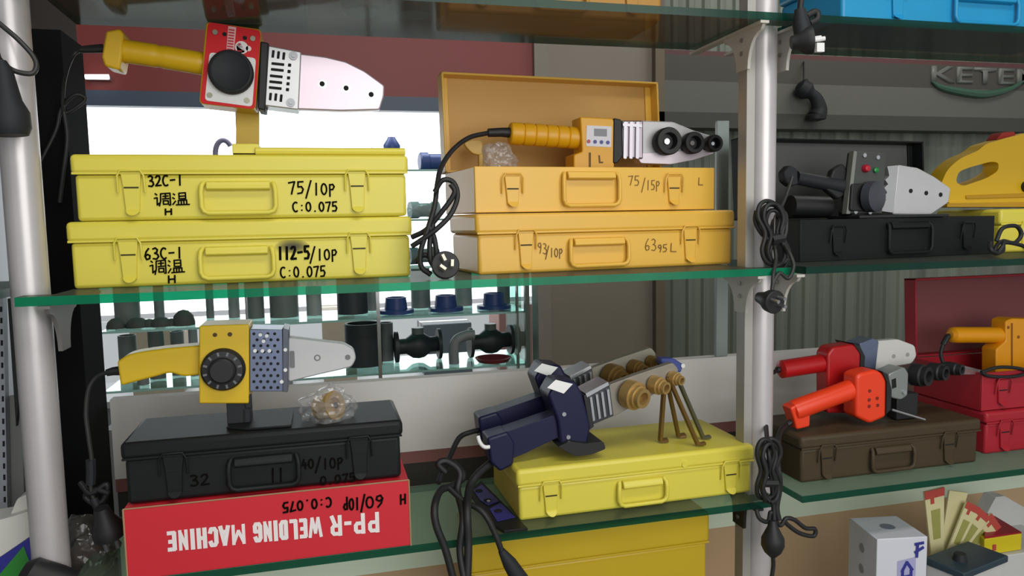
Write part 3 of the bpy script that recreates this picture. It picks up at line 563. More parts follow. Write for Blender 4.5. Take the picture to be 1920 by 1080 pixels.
# plastic bag and yellow clip in the amber case
def blob(name, label, cat, c, rx, ry, rz, m, seed, amp=.25, flat_bottom=True, group=None, n=3):
    o = Vector(c); bm = bmesh.new(); bmesh.ops.create_icosphere(bm, subdivisions=max(n, 4), radius=1); rng = random.Random(seed)
    D = [(Vector((rng.gauss(0, 1), rng.gauss(0, 1), rng.gauss(0, 1))).normalized(), rng.uniform(.66, 1.0)) for _ in range(34)]
    G = [(Vector((rng.gauss(0, 1), rng.gauss(0, 1), rng.gauss(0, 1))).normalized(), rng.uniform(5, 11), rng.uniform(0, 6)) for _ in range(5)]
    for v in bm.verts:
        u = v.co.normalized(); k = min(h/max(u.dot(d), .05) for d, h in D); k = min(k, 1.15)
        k *= 1+sum(abs(math.sin(u.dot(d)*f+p))*amp*.16 for d, f, p in G)-amp*.25
        v.co = Vector((u.x*rx*k, u.y*ry*k, max(u.z*rz*k, -rz*.8) if flat_bottom else u.z*rz*k))
    mb = MB(); bm.verts.index_update(); mb.add([v.co+o for v in bm.verts], [tuple(v.index for v in f.verts) for f in bm.faces]); bm.free()
    return mb
bg = thing('plastic_bag', 'small crumpled clear bag in the open amber case', 'bag', at(935, 318, .17))
blob('', '', '', at(935, 303, .17), .029, .022, .032, FILM, 3, amp=.5).build('film', FILM, bg, sharp=12)
sp = thing('tool_rest', 'pale yellow curved rest lying in the open amber case', 'tool rest', at(898, 300, .235))
mb = MB(); mb.px([(868, 268), (885, 262), (905, 262), (905, 292), (885, 288)], .235, .012, r=8); mb.px([(898, 285), (906, 285), (906, 345), (898, 345)], .236, .01); mb.build('rest_plate', mat('pale_amber_plastic', 'd8b054', .45), sp, bevel=.002)

# ------------------------------------------------------------------ tool C: black welder in the right bay
YC = .15
tc_ = thing('pipe_welder', 'black welder with red and green buttons and pale plate', 'welding tool', (at(1635, 400, YC).x, YC+.02, ZU+.0715))
p0, p1 = at(1492, 333, YC+.022), at(1592, 352, YC+.022); L = (p1-p0).length
mb = MB(); mb.lathe([(.012, 0), (.0125, L*.5), (.0145, L*.85), (.017, L)], p0, p1-p0, 18); mb.build('handle', PLG, tc_)
mb = MB(); mb.px([(1470, 322), (1482, 309), (1496, 316), (1498, 346), (1484, 350), (1472, 340)], YC+.012, .02, r=4); mb.build('handle_guard', PLG, tc_, bevel=.003)
mb = MB(); mb.px([(1563, 318), (1582, 306), (1590, 322), (1594, 362), (1572, 374), (1550, 356)], YC+.014, .016, r=4); mb.build('rear_guard', PLB, tc_, bevel=.003)
mb = MB(); mb.px([(1606, 284), (1662, 289), (1654, 400), (1590, 400)], YC, .024, r=2); mb.build('body', mat('gunmetal_plate', '4c4e4c', .4, .3), tc_, bevel=.001)
mb = MB(); mb.px([(1601, 283), (1607, 284), (1594, 401), (1587, 401)], YC-.001, .012); mb.build('side_edge', mat('grey_sheet_edge', '83857f', .4, .3), tc_)
mb = MB(); mb.px([(1598, 344), (1652, 344), (1652, 396), (1594, 396)], YC-.006, .007, r=6); mb.build('dial_base', PLB, tc_, bevel=.002)
c = at(1630, 369, YC-.006); r = 29*sc(1630, 369, YC); mb = MB(); mb.lathe([(r, 0), (r*.98, .015), (r*.8, .017), (.0001, .017)], c, (.35, -1, 0), 32); mb.build('dial', mat('slate_dial', '3c3f48', .4), tc_, sharp=40)
mb = MB(); c = at(1622, 316, YC); mb.lathe([(.0072, 0), (.0072, .004), (.005, .008), (.0001, .009)], c, (0, -1, 0), 18); mb.build('red_button', mat('red_lamp', 'b01c34', .3), tc_)
mb = MB(); c = at(1641, 319, YC); mb.lathe([(.005, 0), (.005, .004), (.0001, .006)], c, (0, -1, 0), 16); mb.build('green_button', mat('green_lamp', '157a34', .3), tc_)
for x, y in ((1622, 291), (1647, 295), (1605, 397), (1632, 398)): MB().disc(x, y, YC-.003, .004, 4, 12).build('screw', STEEL, tc_)
mb = MB(); mb.px([(1664, 312), (1684, 310), (1676, 399), (1652, 396), (1655, 380), (1662, 376), (1656, 368), (1664, 362), (1658, 352), (1666, 346), (1660, 338), (1668, 330)], YC+.002, .04, r=1.5); mb.build('heat_guard', ALU, tc_, bevel=.001)
mb = MB(); mb.px([(1684, 309), (1722, 315), (1752, 331), (1783, 353), (1779, 380), (1745, 403), (1674, 402)], YC+.008, .018, r=4); bl = mb.build('heating_plate', CAST, tc_, bevel=.002)
mb = MB()
for x, y in ((1708, 358), (1737, 362), (1764, 365)): mb.disc(x, y, YC+.0074, .001, 4.2, 14)
mb.build('holes', DARKHOLE, bl)
mb = MB(); mb.box(at(1590, 405, YC).x, at(1755, 405, YC).x, YC-.03, YC+.06, ZU+.0715, ZU+.0765); mb.box(at(1600, 405, YC).x, at(1650, 405, YC).x, YC+.004, YC+.04, ZU+.0765, ZU+.086); mb.build('base_plate', PLB, tc_, bevel=.001)
cable(tc_, [(1485, 333, YC-.0), (1478, 355, .10), (1466, 385, .06), (1450, 405, .045), (1448, 440, .03), (1455, 480, .015), (1450, 515, -.006), (1448, 548, -.012)], .003, m=mat('grey_black_cord', '2a2b2a', .5))
coil(tc_, 1453, 443, 66, 118, .018, 5, .0034, 2, tilt=.12)
cable(tc_, [(1452, 392, .018), (1472, 400, .02), (1474, 430, .02), (1470, 455, .015), (1482, 478, -.004), (1488, 500, -.008), (1478, 522, -.008), (1462, 512, -.008), (1450, 530, -.010), (1447, 548, -.012)], .003, 'cord_tail', m=MATS['grey_black_cord'])
cable(tc_, [(1418, 395, .015), (1416, 415, .015), (1428, 438, .015), (1446, 452, .015)], .0034, 'cord_tail')
mb = MB(); mb.tube([tuple(at(x, y, .018)) for x, y in ((1444, 450), (1466, 446))], .011, 8, flat=.8); mb.build('cord_tie', PLB, tc_)
eu_plug(tc_, 1451, 566, -.03, (.12, -1, -.12), r=.0175, pins='round', roll=2.6)
# dark tube lying in the black case
tu = tag(MB().cyl(at(1482, 386, .2), at(1552, 388, .2), .019).build('rubber_tube', PLB, None, loc=tuple(at(1515, 400, .2))), 'short black tube lying in the open black case', 'tube')

# ------------------------------------------------------------------ tool D: yellow saw at the right edge
YD = .20
td_ = thing('jigsaw', 'yellow power saw with a loop handle on the right yellow case', 'power saw', (at(1850, 386, YD).x, YD+.03, ZU+.084))
out = rnd([(1762, 352), (1776, 318), (1800, 297), (1835, 282), (1848, 270), (1890, 258), (1935, 247), (2010, 240), (2010, 372), (1925, 382), (1785, 383), (1770, 376)], 12)
hol = rnd([(1792, 342), (1797, 322), (1818, 314), (1858, 303), (1873, 305), (1872, 320), (1850, 334), (1806, 349)], 9)
mb = MB(); mb.hole([at(x, y, YD) for x, y in out], [[at(x, y, YD) for x, y in hol]], (0, .036, 0)); bd = mb.build('body', PLY, td_, bevel=.004, seg=3)
mb = MB(); mb.px([(1812, 366), (1930, 362), (1930, 370), (1812, 373)], YD-.003, .006, r=3); mb.build('moulded_rib', PLD, bd, bevel=.001)
mb = MB(); mb.px([(1776, 381), (2010, 378), (2010, 388), (1776, 388)], YD-.01, .06); mb.build('sole_plate', PLD, td_)
mb = MB(); c = at(1922, 350, YD); mb.lathe([(.0105, 0), (.0105, .008), (.008, .010)], c, (0, -1, 0), 24); mb.build('knob', PLB, td_)
mb = MB(); mb.px([(1868, 262), (1880, 248), (1902, 247), (1905, 256)], YD+.012, .025, r=3); mb.build('trigger', mat('red_trigger', '9c2418', .4), td_)
cable(td_, [(1868, 452, .06), (1880, 428, .06), (1905, 424, .06), (1915, 440, .06), (1902, 455, .06), (1880, 452, .06), (1868, 462, .055), (1866, 475, .05), (1880, 470, .05), (1884, 455, .055), (1915, 460, .06), (1935, 470, .06)], .0036)
cable(td_, [(1858, 455, .06), (1858, 468, .05), (1870, 474, .05), (1880, 462, .05)], .0042, 'cord_loop')

# ------------------------------------------------------------------ tool E: yellow knob welder on the black case
YE = .045; ZE = ZL+.1745
se = thing('tool_stand', 'black stand under the yellow welder on the black case', 'stand', (at(450, 800, YE).x, YE+.02, ZE))
mb = MB(); x0 = at(426, 800, YE).x; x1 = at(470, 800, YE).x; x2 = at(548, 800, YE).x
mb.prism([(x0, .035, ZE), (x0+.03, .018, ZE), (x2, .018, ZE), (x2, .10, ZE), (x0, .10, ZE)], (0, 0, .003)); mb.build('base_plate', BLK, se, bevel=.0008)
mb = MB(); mb.prism([(x0, .048, ZE+.003), (x1, .048, ZE+.003), (x1, .085, ZE+.003), (x0, .085, ZE+.003)], (0, 0, at(450, 752, YE).z-ZE-.002)); mb.box(x1-.006, x1+.003, .046, .05, at(470, 752, YE).z-.01, at(470, 740, YE).z); mb.build('upright', PLG, se, bevel=.001)
mb = MB(); mb.px([(456, 768), (460, 768), (460, 792), (456, 792)], .0475, .001); mb.build('slot', DARKHOLE, se)
te = thing('pipe_welder', 'plain yellow welder with black dial above the black case', 'welding tool', (at(420, 757, YE).x, YE+.03, at(420, 757, YE).z))
mb = MB(); mb.px([(373, 611), (467, 608), (467, 757), (373, 757)], YE, .058, r=4); mb.build('body', mat('warm_yellow_paint', 'd8b41c', .38, var=.02), te, bevel=.0035, seg=3)
c = at(419, 692, YE); r = 39.5*sc(419, 692, YE)
mb = MB(); mb.lathe([(r, 0), (r*.99, .006), (r*.88, .010), (r*.62, .011), (r*.58, .017), (r*.5, .019), (.0001, .019)], c, (0, -1, 0), 40); dl = mb.build('dial', PLB, te, sharp=35)
mb = MB()
for k in range(12):
    a = 2*PI*k/12+.2; q = c+Vector((math.cos(a)*r*.78, -.0108, math.sin(a)*r*.78)); e = Vector((math.cos(a), 0, math.sin(a)))*r*.09; f_ = Vector((-math.sin(a), 0, math.cos(a)))*r*.05
    mb.prism([q+e+f_, q+e-f_, q-e-f_, q-e+f_], (0, -.0006, 0))
mb.build('dial_marks', mat('grey_dial_print', '6a6c70', .5), dl)
mb = MB(); mb.disc(403, 628, YE-.0004, .001, 4, 12); mb.disc(431, 627, YE-.0004, .001, 4.2, 12); mb.build('lamp_holes', mat('amber_dark_hole', '4a3000', .6), te)
top = spline([(219, 678, 0), (245, 664, 0), (300, 655, 0), (340, 651, 0), (376, 648, 0)], 5); bot = spline([(376, 703, 0), (345, 706, 0), (318, 700, 0), (290, 707, 0), (255, 716, 0), (226, 724, 0)], 5)
mb = MB(); mb.px([(p.x, p.y) for p in top+bot], YE+.012, .034); mb.build('handle', MATS['warm_yellow_paint'], te, bevel=.009, seg=4)
mb = MB(); mb.px([(468, 617), (530, 618), (532, 734), (468, 734)], YE+.004, .05); gd = mb.build('heat_guard', BLUESTEEL, te, bevel=.001)
mb = MB(); mb.px([(530, 616), (541, 618), (540, 735), (530, 735)], YE+.001, .056, r=2); mb.build('guard_rim', mat('dark_zinc', '5e626c', .35, .6), gd, bevel=.001)
mb = MB()
for i in range(10):
    for j in range(4):
        x = 476+j*13+(6 if i % 2 else 0); y = 626+i*11.2
        if x < 527: mb.disc(x, y, YE+.0034, .001, 2.9, 8)
mb.build('perforations', DARKHOLE, gd)
for i, (x, y) in enumerate(((535, 656), (535, 694), (488, 628), (500, 630), (494, 640), (478, 658), (492, 658), (505, 658), (528, 716))): MB().disc(x, y, YE-.001, .004, 3.4, 10).build('rivet', WPL, gd)
mb = MB(); mb.px([(540, 632), (600, 639), (645, 644), (664, 655), (668, 672), (660, 688), (640, 693), (600, 702), (540, 717)], YE+.016, .018, r=6); bl = mb.build('heating_plate', CAST, te, bevel=.002)
mb = MB(); mb.px([(543, 658), (552, 658), (553, 690), (543, 690)], YE+.0154, .001, r=3); mb.disc(595, 671, YE+.0154, .001, 6, 16); mb.disc(652, 670, YE+.0154, .001, 5, 16); mb.build('holes', mat('grey_recess', '77777a', .5), bl)
mb = MB(); mb.disc(595, 671, YE+.0149, .001, 3.6, 16); mb.build('bolt_head', CAST, bl)
mb = MB(); mb.tube([tuple(at(x, y, YE+.028)) for x, y in ((224, 695), (212, 696), (200, 699))], [.0062, .0056, .0046], 10); mb.build('cord_boot', PLB, te)
cable(te, [(203, 698, YE+.028), (182, 706, .08), (166, 730, .08), (161, 775, .08), (166, 820, .08), (172, 865, .08), (170, 910, .08), (176, 940, .08)], .0028, m=MATS['grey_black_cord'])
mb = MB(); mb.tube([tuple(at(x, y, .08)) for x, y in ((170, 862), (171, 885), (170, 908))], .006, 10); mb.build('cord_clip', PLG, te)
cable(te, [(150, 905, .09), (170, 925, .08), (200, 908, .08), (196, 935, .08), (178, 945, .08), (160, 930, .085), (178, 918, .08), (205, 925, .075)], .0036, 'cord_bundle')
eu_plug(te, 205, 1000, .06, (.15, .2, -1), r=.02, L=.03, pins='round', pm=mat('dull_pin', '77777a', .4, .6))
cable(te, [(176, 935, .08), (186, 960, .075), (194, 985, .065)], .0055, 'plug_tail', m=PLG)
# wrapped brass socket on the black case
bs = thing('wrapped_socket', 'brass socket wrapped in crinkled clear film on the black case', 'socket', at(612, 800, .045))
blob('', '', '', at(614, 764, .045), .040, .03, .031, FILM, 5, amp=.5).build('film', FILM, bs, sharp=12)
p0, p1 = at(600, 766, .05), at(636, 758, .028); mb = MB(); mb.lathe([(.017, 0), (.017, .016), (.020, .018), (.020, .028), (.011, .028), (.0105, .015), (.0001, .015)], p0, p1-p0, 24); so = mb.build('socket', BRASS, bs)
mb = MB(); q = p0+(p1-p0).normalized()*.0265; mb.lathe([(.0045, 0), (.0001, .001)], q+Vector((.002, 0, 0)), p1-p0, 12); mb.build('bore', DARKHOLE, so)

# ------------------------------------------------------------------ tool F: pair of navy welders on the plain yellow case
def navy(label, Y, dx, dy, k, front, zb):
    """one navy welder; offsets move its outline to the second one's place"""
    T = lambda pts: [(1045+(x-1045)*k+dx, 760+(y-760)*k+dy) for x, y in pts]
    t = thing('pipe_welder', label, 'welding tool', (at(1100+dx, 840+dy, Y).x, Y+.02, zb), group=None)
    m = MB(); m.px(T([(915, 820), (960, 806), (1058, 772), (1064, 812), (985, 850), (955, 862)]), Y+.006, .034, r=4); h = m.build('handle', NAVY, t, bevel=.004, seg=3)
    m = MB(); m.px(T([(914, 822), (952, 810), (966, 832), (963, 872), (938, 885), (920, 868)]), Y, .044, r=5); m.build('handle_end', NAVY, t, bevel=.004, seg=3)
    m = MB(); m.px(T([(1028, 742), (1044, 714), (1080, 716), (1092, 738), (1108, 800), (1100, 845), (1082, 852), (1052, 838), (1046, 790)]), Y-.002, .052, r=5); b = m.build('body', NAVY, t, bevel=.004, seg=3)
    m = MB(); P = [at(*T([q])[0], Y+d) for q, d in (((1026, 727), -.004), ((1057, 738), -.005), ((1074, 720), -.003), ((1042, 712), -.002))]
    m.prism(P, (.0004, .002, -.0006)); m.build('white_label', WPL, b)
    m = MB(); m.px(T([(1046, 838), (1068, 828), (1098, 832), (1132, 828), (1136, 842), (1110, 852), (1080, 856)]), Y-.012, .06, r=4); m.build('foot', PLB, t, bevel=.002)
    for q in ((1058, 777), (1066, 820)): MB().disc(*T([q])[0], Y-.004, .003, 4, 12).build('screw', STEEL, b)
    m = MB(); m.px(T([(1094, 742), (1104, 738), (1114, 800), (1106, 806)]), Y+.002, .046); m.build('gasket', PLB, t, bevel=.001)
    m = MB(); m.px(T([(1102, 738), (1142, 718), (1150, 780), (1112, 796)]), Y+.006, .038, r=2); g = m.build('heat_guard', mat('dark_steel', '4a4c50', .35, .8), t, bevel=.001)
    m = MB()
    for x in (1108, 1119, 1129, 1140): m.px(T([(x-2, 746-(x-1108)*.45), (x+2, 744-(x-1108)*.45), (x+8, 788-(x-1108)*.35), (x+4, 790-(x-1108)*.35)]), Y+.003, .004)
    m.px(T([(1098, 738), (1140, 716), (1142, 722), (1101, 745)]), Y+.001, .044); m.build('guard_ribs', STEEL, g)
    m = MB(); m.px(T([(1142, 722), (1190, 704), (1262, 680), (1272, 692), (1270, 712), (1222, 742), (1150, 782)]), Y+.016, .014, r=4); bl = m.build('heating_plate', mat('dark_cast_plate', '8a8478', .4, .4), t, bevel=.002)
    for x, y, r_, Lq in ((1180, 738, 27, .030), (1226, 720, 17, .026), (1260, 708, 13, .02)):
        (xx, yy), = T([(x, y)]); c = at(xx, yy, Y+.016); r = r_*k*sc(xx, yy, Y); ax = (.45, -1, -.12)
        m = MB(); m.lathe([(r, -.002), (r, Lq*.5), (r*.82, Lq*.52), (r*.80, Lq*.72), (r*.68, Lq*.74), (r*.68, Lq), (r*.44, Lq), (r*.42, Lq*.5), (.0001, Lq*.5)], c, ax, 28); so = m.build('brass_socket', BRASS if front else DBRASS, t, sharp=35)
    return t
def atx_top(p, Y, d):
    q = at(p[0], p[1], Y); return Vector((q.x, Y+d, q.z+.001))
ZF = ZL+.0795
f1 = navy('navy welder with brass sockets, front one of the pair', .055, 0, 0, 1, True, ZF)
f2 = navy('navy welder half hidden behind the front navy one', .135, -26, -34, .93, False, ZF+.02)
# bent rod joining the handles, legs under the plate
cable(f1, [(896, 818, .06), (900, 830, .055), (908, 838, .05), (918, 838, .05)], .003, 'white_clip', WPL)
for a, b, n_, mm in (((1252, 705, .07), (1308, 803, .055), 'leg', DBRASS), ((1246, 712, .075), (1238, 790, .09), 'leg', DBRASS), ((1262, 690, .09), (1318, 800, .085), 'leg', mat('grey_leg', '6a6a58', .4, .4)), ((1250, 712, .08), (1272, 775, .105), 'leg', DBRASS)):
    P = [at(*a), at(*b)]; P[1].z = ZF+.0035; d = (P[1]-P[0]); P.append(P[1]+Vector((.012 if 'x' else 0, 0, 0)))
    mb = MB(); mb.tube(P, .0066, 8, flat=.5); mb.build(n_, mm, f1)
mb = MB(); mb.px([(1240, 672), (1264, 672), (1282, 684), (1276, 700), (1262, 690), (1240, 684)], .10, .02, r=4); mb.build('blue_grip', mat('blue_sleeve', '3c4a90', .4), f1, bevel=.002)
mb = MB(); mb.disc(1281, 686, .098, .006, 4); mb.build('grip_screw', WPL, f1)
cable(f2, [(903, 806, .150), (884, 810, .14), (862, 820, .13), (846, 850, .10), (832, 880, .06), (822, 905, .035)], .0042)
cable(f2, [(850, 868, .07), (862, 880, .06), (868, 895, .05), (850, 910, .04), (826, 920, .02), (815, 950, -.012), (818, 985, -.02), (835, 1030, -.022), (850, 1085, -.025)], .0052, 'cord_loop')
cable(f1, [(920, 868, .07), (895, 890, .05), (880, 915, .03), (876, 960, -.015), (878, 1020, -.022), (876, 1085, -.03)], .0058)
cable(f1, [(835, 885, .05), (822, 870, .05), (838, 865, .05), (862, 885, .04), (858, 920, .03), (868, 970, -.012), (862, 1030, -.02), (870, 1085, -.03)], .0050, 'cord_loop')
cable(f1, [(842, 915, .03), (870, 940, .01), (905, 960, -.012), (928, 1000, -.018), (945, 1045, -.02), (966, 1090, -.02)], .0042, 'cord_tail')
mb = MB(); mb.tube([tuple(at(*p)) for p in ((940, 1032, -.02), (955, 1055, -.02), (980, 1095, -.02))], [.005, .010, .013], 12); mb.build('plug', PLG, f1)
# flat stand plate with blue stickers
sp = thing('tool_stand', 'flat black stand plate with blue stickers beside the yellow case', 'stand', atz(930, 960, ZL))
P = [atz(x, y, ZL+.001) for x, y in ((878, 925), (902, 905), (990, 995), (945, 1000), (920, 985))]
mb = MB(); mb.prism(P, (0, 0, .004)); mb.build('plate', BLK, sp, bevel=.0008)
P = [atz(x, y, ZL+.0056) for x, y in ((888, 920), (903, 909), (936, 940), (915, 948), (900, 938))]; mb = MB(); mb.prism(P, (0, 0, .0006))
P = [atz(x, y, ZL+.0056) for x, y in ((918, 955), (938, 943), (966, 970), (932, 978))]; mb.prism(P, (0, 0, .0006)); mb.build('blue_sticker', mat('blue_sticker', '2e2f78', .4), sp)
mb = MB()
for x, y in ((898, 920), (914, 938), (934, 958)):
    c = atz(x, y, ZL+.0066); mb.cyl(c, c+Vector((0, 0, .0008)), .006, n=16)
mb.build('dark_holes', DARKHOLE, sp)
mb = MB(); c = atz(916, 941, ZL+.007); mb.cyl(c, c+Vector((0, 0, .002)), .003, n=10); mb.build('screw', STEEL, sp)

# ------------------------------------------------------------------ tools G and H on the brown case
ZG = ZL+.080; YG = .125
tg = thing('pipe_welder', 'red welder with a white plate, behind the orange welder', 'welding tool', (at(1570, 735, YG).x, YG+.02, ZG))
p0, p1 = at(1462, 693, YG+.02), at(1545, 680, YG+.02); mb = MB(); mb.lathe([(.010, -.001), (.016, .003), (.016, (p1-p0).length)], p0, p1-p0, 20); mb.build('handle', REDP, tg)
mb = MB(); mb.px([(1552, 664), (1562, 651), (1602, 645), (1614, 654), (1618, 700), (1606, 775), (1552, 775)], YG, .034, r=5); mb.build('body', REDP, tg, bevel=.004, seg=3)
mb = MB(); mb.px([(1600, 644), (1612, 648), (1622, 668), (1620, 702), (1612, 704), (1614, 664)], YG-.002, .05); mb.build('gasket', PLB, tg)
mb = MB(); mb.px([(1612, 644), (1638, 634), (1648, 640), (1642, 692), (1620, 700)], YG+.005, .035, r=3); mb.build('heat_guard', BLUESTEEL, tg, bevel=.001)
mb = MB(); mb.px([(1640, 640), (1684, 636), (1716, 648), (1719, 668), (1710, 682), (1640, 694)], YG+.012, .016, r=5); bl = mb.build('heating_plate', mat('white_coated_plate', 'd6d4cf', .5), tg, bevel=.002)
mb = MB(); mb.disc(1676, 668, YG+.0114, .001, 4, 12); mb.disc(1702, 665, YG+.0114, .001, 4, 12); mb.build('holes', mat('soft_grey_hole', 'a3a19c', .6), bl)
mb = MB(); mb.tube([tuple(at(x, y, YG+.02)) for x, y in ((1466, 692), (1456, 694))], .0055, 10); mb.build('cord_boot', PLB, tg)
cable(tg, [(1458, 694, YG+.02), (1443, 705, .12), (1437, 735, .09), (1436, 790, .05), (1440, 840, -.012), (1445, 885, -.016), (1450, 940, -.014), (1452, 1000, -.02)], .0036)
coil(tg, 1441, 882, 54, 112, -.016, 4, .0036, 5)
mb = MB(); mb.tube([tuple(at(x, y, -.016)) for x, y in ((1428, 905), (1455, 905))], .009, 8, flat=.8); mb.build('cord_tie', PLB, tg)
cable(tg, [(1418, 955, -.01), (1424, 972, -.014), (1440, 978, -.014), (1446, 960, -.014), (1462, 985, -.014), (1474, 972, -.014), (1490, 975, -.014), (1510, 990, -.014), (1528, 992, -.014), (1525, 1005, -.014), (1500, 1000, -.014), (1478, 985, -.014), (1470, 975, -.014)], .0034, 'cord_loop')
p = at(1449, 1018, -.02); mb = MB(); mb.lathe([(.005, -.036), (.008, -.026), (.017, -.008), (.0175, .004), (.013, .014), (.005, .022)], p, (.02, 0, -1), 20); mb.build('plug', PLB, tg)
cable(tg, [(1449, 1042, -.02), (1450, 1060, -.02), (1446, 1090, -.02)], .0032, 'plug_tail')
YH = .065
th = thing('pipe_welder', 'bright orange welder with black sockets on the brown case', 'welding tool', (at(1625, 790, YH).x, YH+.02, ZG))
p0, p1 = at(1484, 771, YH+.02), at(1606, 726, YH+.02); L = (p1-p0).length; mb = MB(); mb.lathe([(.008, -.003), (.0165, .002), (.0175, .010), (.0168, L*.6), (.0175, L)], p0, p1-p0, 22); mb.build('handle', ORR, th)
mb = MB(); mb.px([(1482, 765), (1500, 757), (1520, 772), (1519, 800), (1494, 806), (1490, 788)], YH+.008, .026, r=4); mb.build('handle_tip', ORR, th, bevel=.004, seg=3)
mb = MB(); mb.px([(1606, 706), (1614, 700), (1642, 693), (1656, 700), (1663, 714), (1662, 782), (1632, 795), (1606, 782)], YH, .036, r=6); bd = mb.build('body', ORR, th, bevel=.005, seg=3)
mb = MB()
for x, y in ((1631, 733), (1630, 750), (1645, 747), (1630, 762), (1646, 760)): mb.disc(x, y, YH-.0005, .001, 3.4, 10)
mb.build('vent_holes', mat('dark_orange_hole', '7a1c08', .6), bd)
mb = MB(); mb.px([(1654, 696), (1664, 702), (1672, 730), (1670, 768), (1662, 776), (1663, 716)], YH-.002, .048); mb.build('gasket', PLB, th)
mb = MB(); mb.px([(1666, 702), (1696, 688), (1704, 700), (1702, 742), (1690, 750), (1672, 746)], YH+.004, .036, r=4); gd = mb.build('heat_guard', mat('grey_cast', '8f9490', .35, .4), th, bevel=.002)
mb = MB(); mb.px([(1672, 712), (1680, 709), (1681, 726), (1673, 729)], YH+.0034, .001); mb.build('slot', DARKHOLE, gd)
mb = MB(); c = at(1694, 735, YH+.004); mb.cyl(c, c+Vector((0, -.004, 0)), .0035, n=10); mb.build('bolt', STEEL, gd)
mb = MB(); mb.px([(1700, 694), (1790, 680), (1800, 690), (1750, 710), (1700, 722)], YH+.018, .012); mb.build('heating_plate', PLG, th)
for x, y, rr in ((1716, 702, 21), (1748, 696, 16), (1778, 690, 12)):
    c = at(x, y, YH+.02); r = rr*sc(x, y, YH); mb = MB(); mb.lathe([(r, -.004), (r, .014), (r*.85, .016), (r*.85, .024), (r*.5, .024), (r*.45, .012), (.0001, .012)], c, (.35, -1, 0), 24); mb.build('socket', PLB, th, sharp=35)
mb = MB(); mb.box(at(1694, 760, YH).x, at(1734, 760, YH).x, YH+.015, YH+.04, ZG+.0005, at(1710, 742, YH).z); mb.build('rest_block', PLB, th, bevel=.002)
mb = MB(); a = at(1672, 768, YH); b = atz(1734, 787, ZG+.0035); mb.tube([a, b], .0022, 8); mb.build('steel_rod', STEEL, th)
mb = MB(); mb.tube([tuple(at(x, y, YH+.02)) for x, y in ((1494, 786), (1482, 792), (1470, 800))], [.006, .005, .004], 10); mb.build('cord_boot', PLB, th)
cable(th, [(1474, 797, YH+.018), (1462, 812, .05), (1458, 840, .022), (1458, 870, .0), (1462, 910, -.012), (1456, 950, -.014), (1460, 975, -.016)], .0046)

# ------------------------------------------------------------------ tool I on the crimson cases
YI = .15; ZI = ZL+.0830
ti = thing('pipe_welder', 'amber welder standing in the open crimson case', 'welding tool', (at(1890, 690, YI).x, YI+.02, ZI))
p0, p1 = at(1783, 628, YI+.017), at(1890, 628, YI+.017); mb = MB(); mb.lathe([(.008, -.002), (.0145, .003), (.0155, .010), (.0155, (p1-p0).length)], p0, p1-p0, 22); mb.build('handle', AMB, ti)
mb = MB(); mb.px([(1886, 602), (1898, 597), (1990, 600), (1990, 742), (1868, 742), (1868, 655), (1886, 640)], YI, .034, r=4); bd = mb.build('body', AMB, ti, bevel=.003)
mb = MB(); mb.px([(1896, 606), (1899, 606), (1899, 690), (1896, 690)], YI-.0006, .001); mb.disc(1891, 614, YI-.0006, .001, 3); mb.disc(1910, 632, YI-.0006, .001, 3); mb.build('seam', mat('dark_amber', '8a5200', .5), bd)
mb = MB(); mb.tube([tuple(at(x, y, YI+.02)) for x, y in ((1788, 627), (1776, 632), (1768, 646))], [.006, .0055, .005], 10); mb.build('cord_boot', PLB, ti)
cable(ti, [(1769, 643, YI+.02), (1764, 665, .17), (1772, 690, .165)], .0035)
cable(ti, [(1840, 698, .08), (1870, 689, .08), (1905, 690, .08), (1930, 698, .08), (1900, 706, .08), (1860, 706, .08), (1840, 699, .08)], .0032, 'cord_loop')
mb = MB(); mb.px([(1800, 684), (1842, 694), (1836, 702), (1800, 702)], .10, .03, r=3)
tag(mb.build('film_scrap', FILM, None, loc=tuple(at(1820, 704, .1))), 'scrap of clear film on the open crimson case', 'film')

# ------------------------------------------------------------------ plugs hanging at the post tops
ph = thing('mains_lead', 'black lead with pinned plug hanging from the topmost right shelf', 'power lead', at(1515, 10, -.02))
cable(ph, [(1508, -30, -.02), (1502, 0, -.02), (1500, 30, -.02), (1506, 50, -.02)], .0045)
mb = MB(); mb.tube([tuple(at(*p)) for p in ((1500, 18, -.022), (1502, 45, -.024), (1510, 78, -.026))], [.008, .012, .014], 14); mb.build('plug_grip', PLG, ph)
eu_plug(ph, 1518, 75, -.03, (.9, -.35, .1), r=.02, L=.02, pins='round', pm=WPL, roll=.3)
mb = MB(); mb.px([(1532, 80), (1546, 80), (1546, 97), (1532, 97)], -.045, .006, r=1); mb.build('earth_clip', WPL, ph)
cable(ph, [(1512, 30, -.02), (1530, 22, -.02), (1532, 36, -.02), (1518, 44, -.02)], .005, 'cord_loop')
pl = thing('mains_lead', 'black lead with plug hanging over the far left post', 'power lead', at(15, 200, 0))
cable(pl, [(-30, 20, .02), (0, 45, .015), (35, 75, .015), (62, 105, .02), (68, 125, .02), (58, 138, .015), (25, 132, .012), (0, 112, .012), (-10, 90, .012)], .003, m=MATS['grey_black_cord'])
mb = MB(); p = at(14, 205, 0); mb.lathe([(.006, -.055), (.011, -.045), (.016, -.01), (.022, .004), (.022, .022), (.018, .030)], p, (.06, 0, -1), 20); mb.build('plug', PLG, pl)
cable(pl, [(-8, 100, .01), (2, 140, .004), (10, 165, 0)], .0046, 'cord_tail')

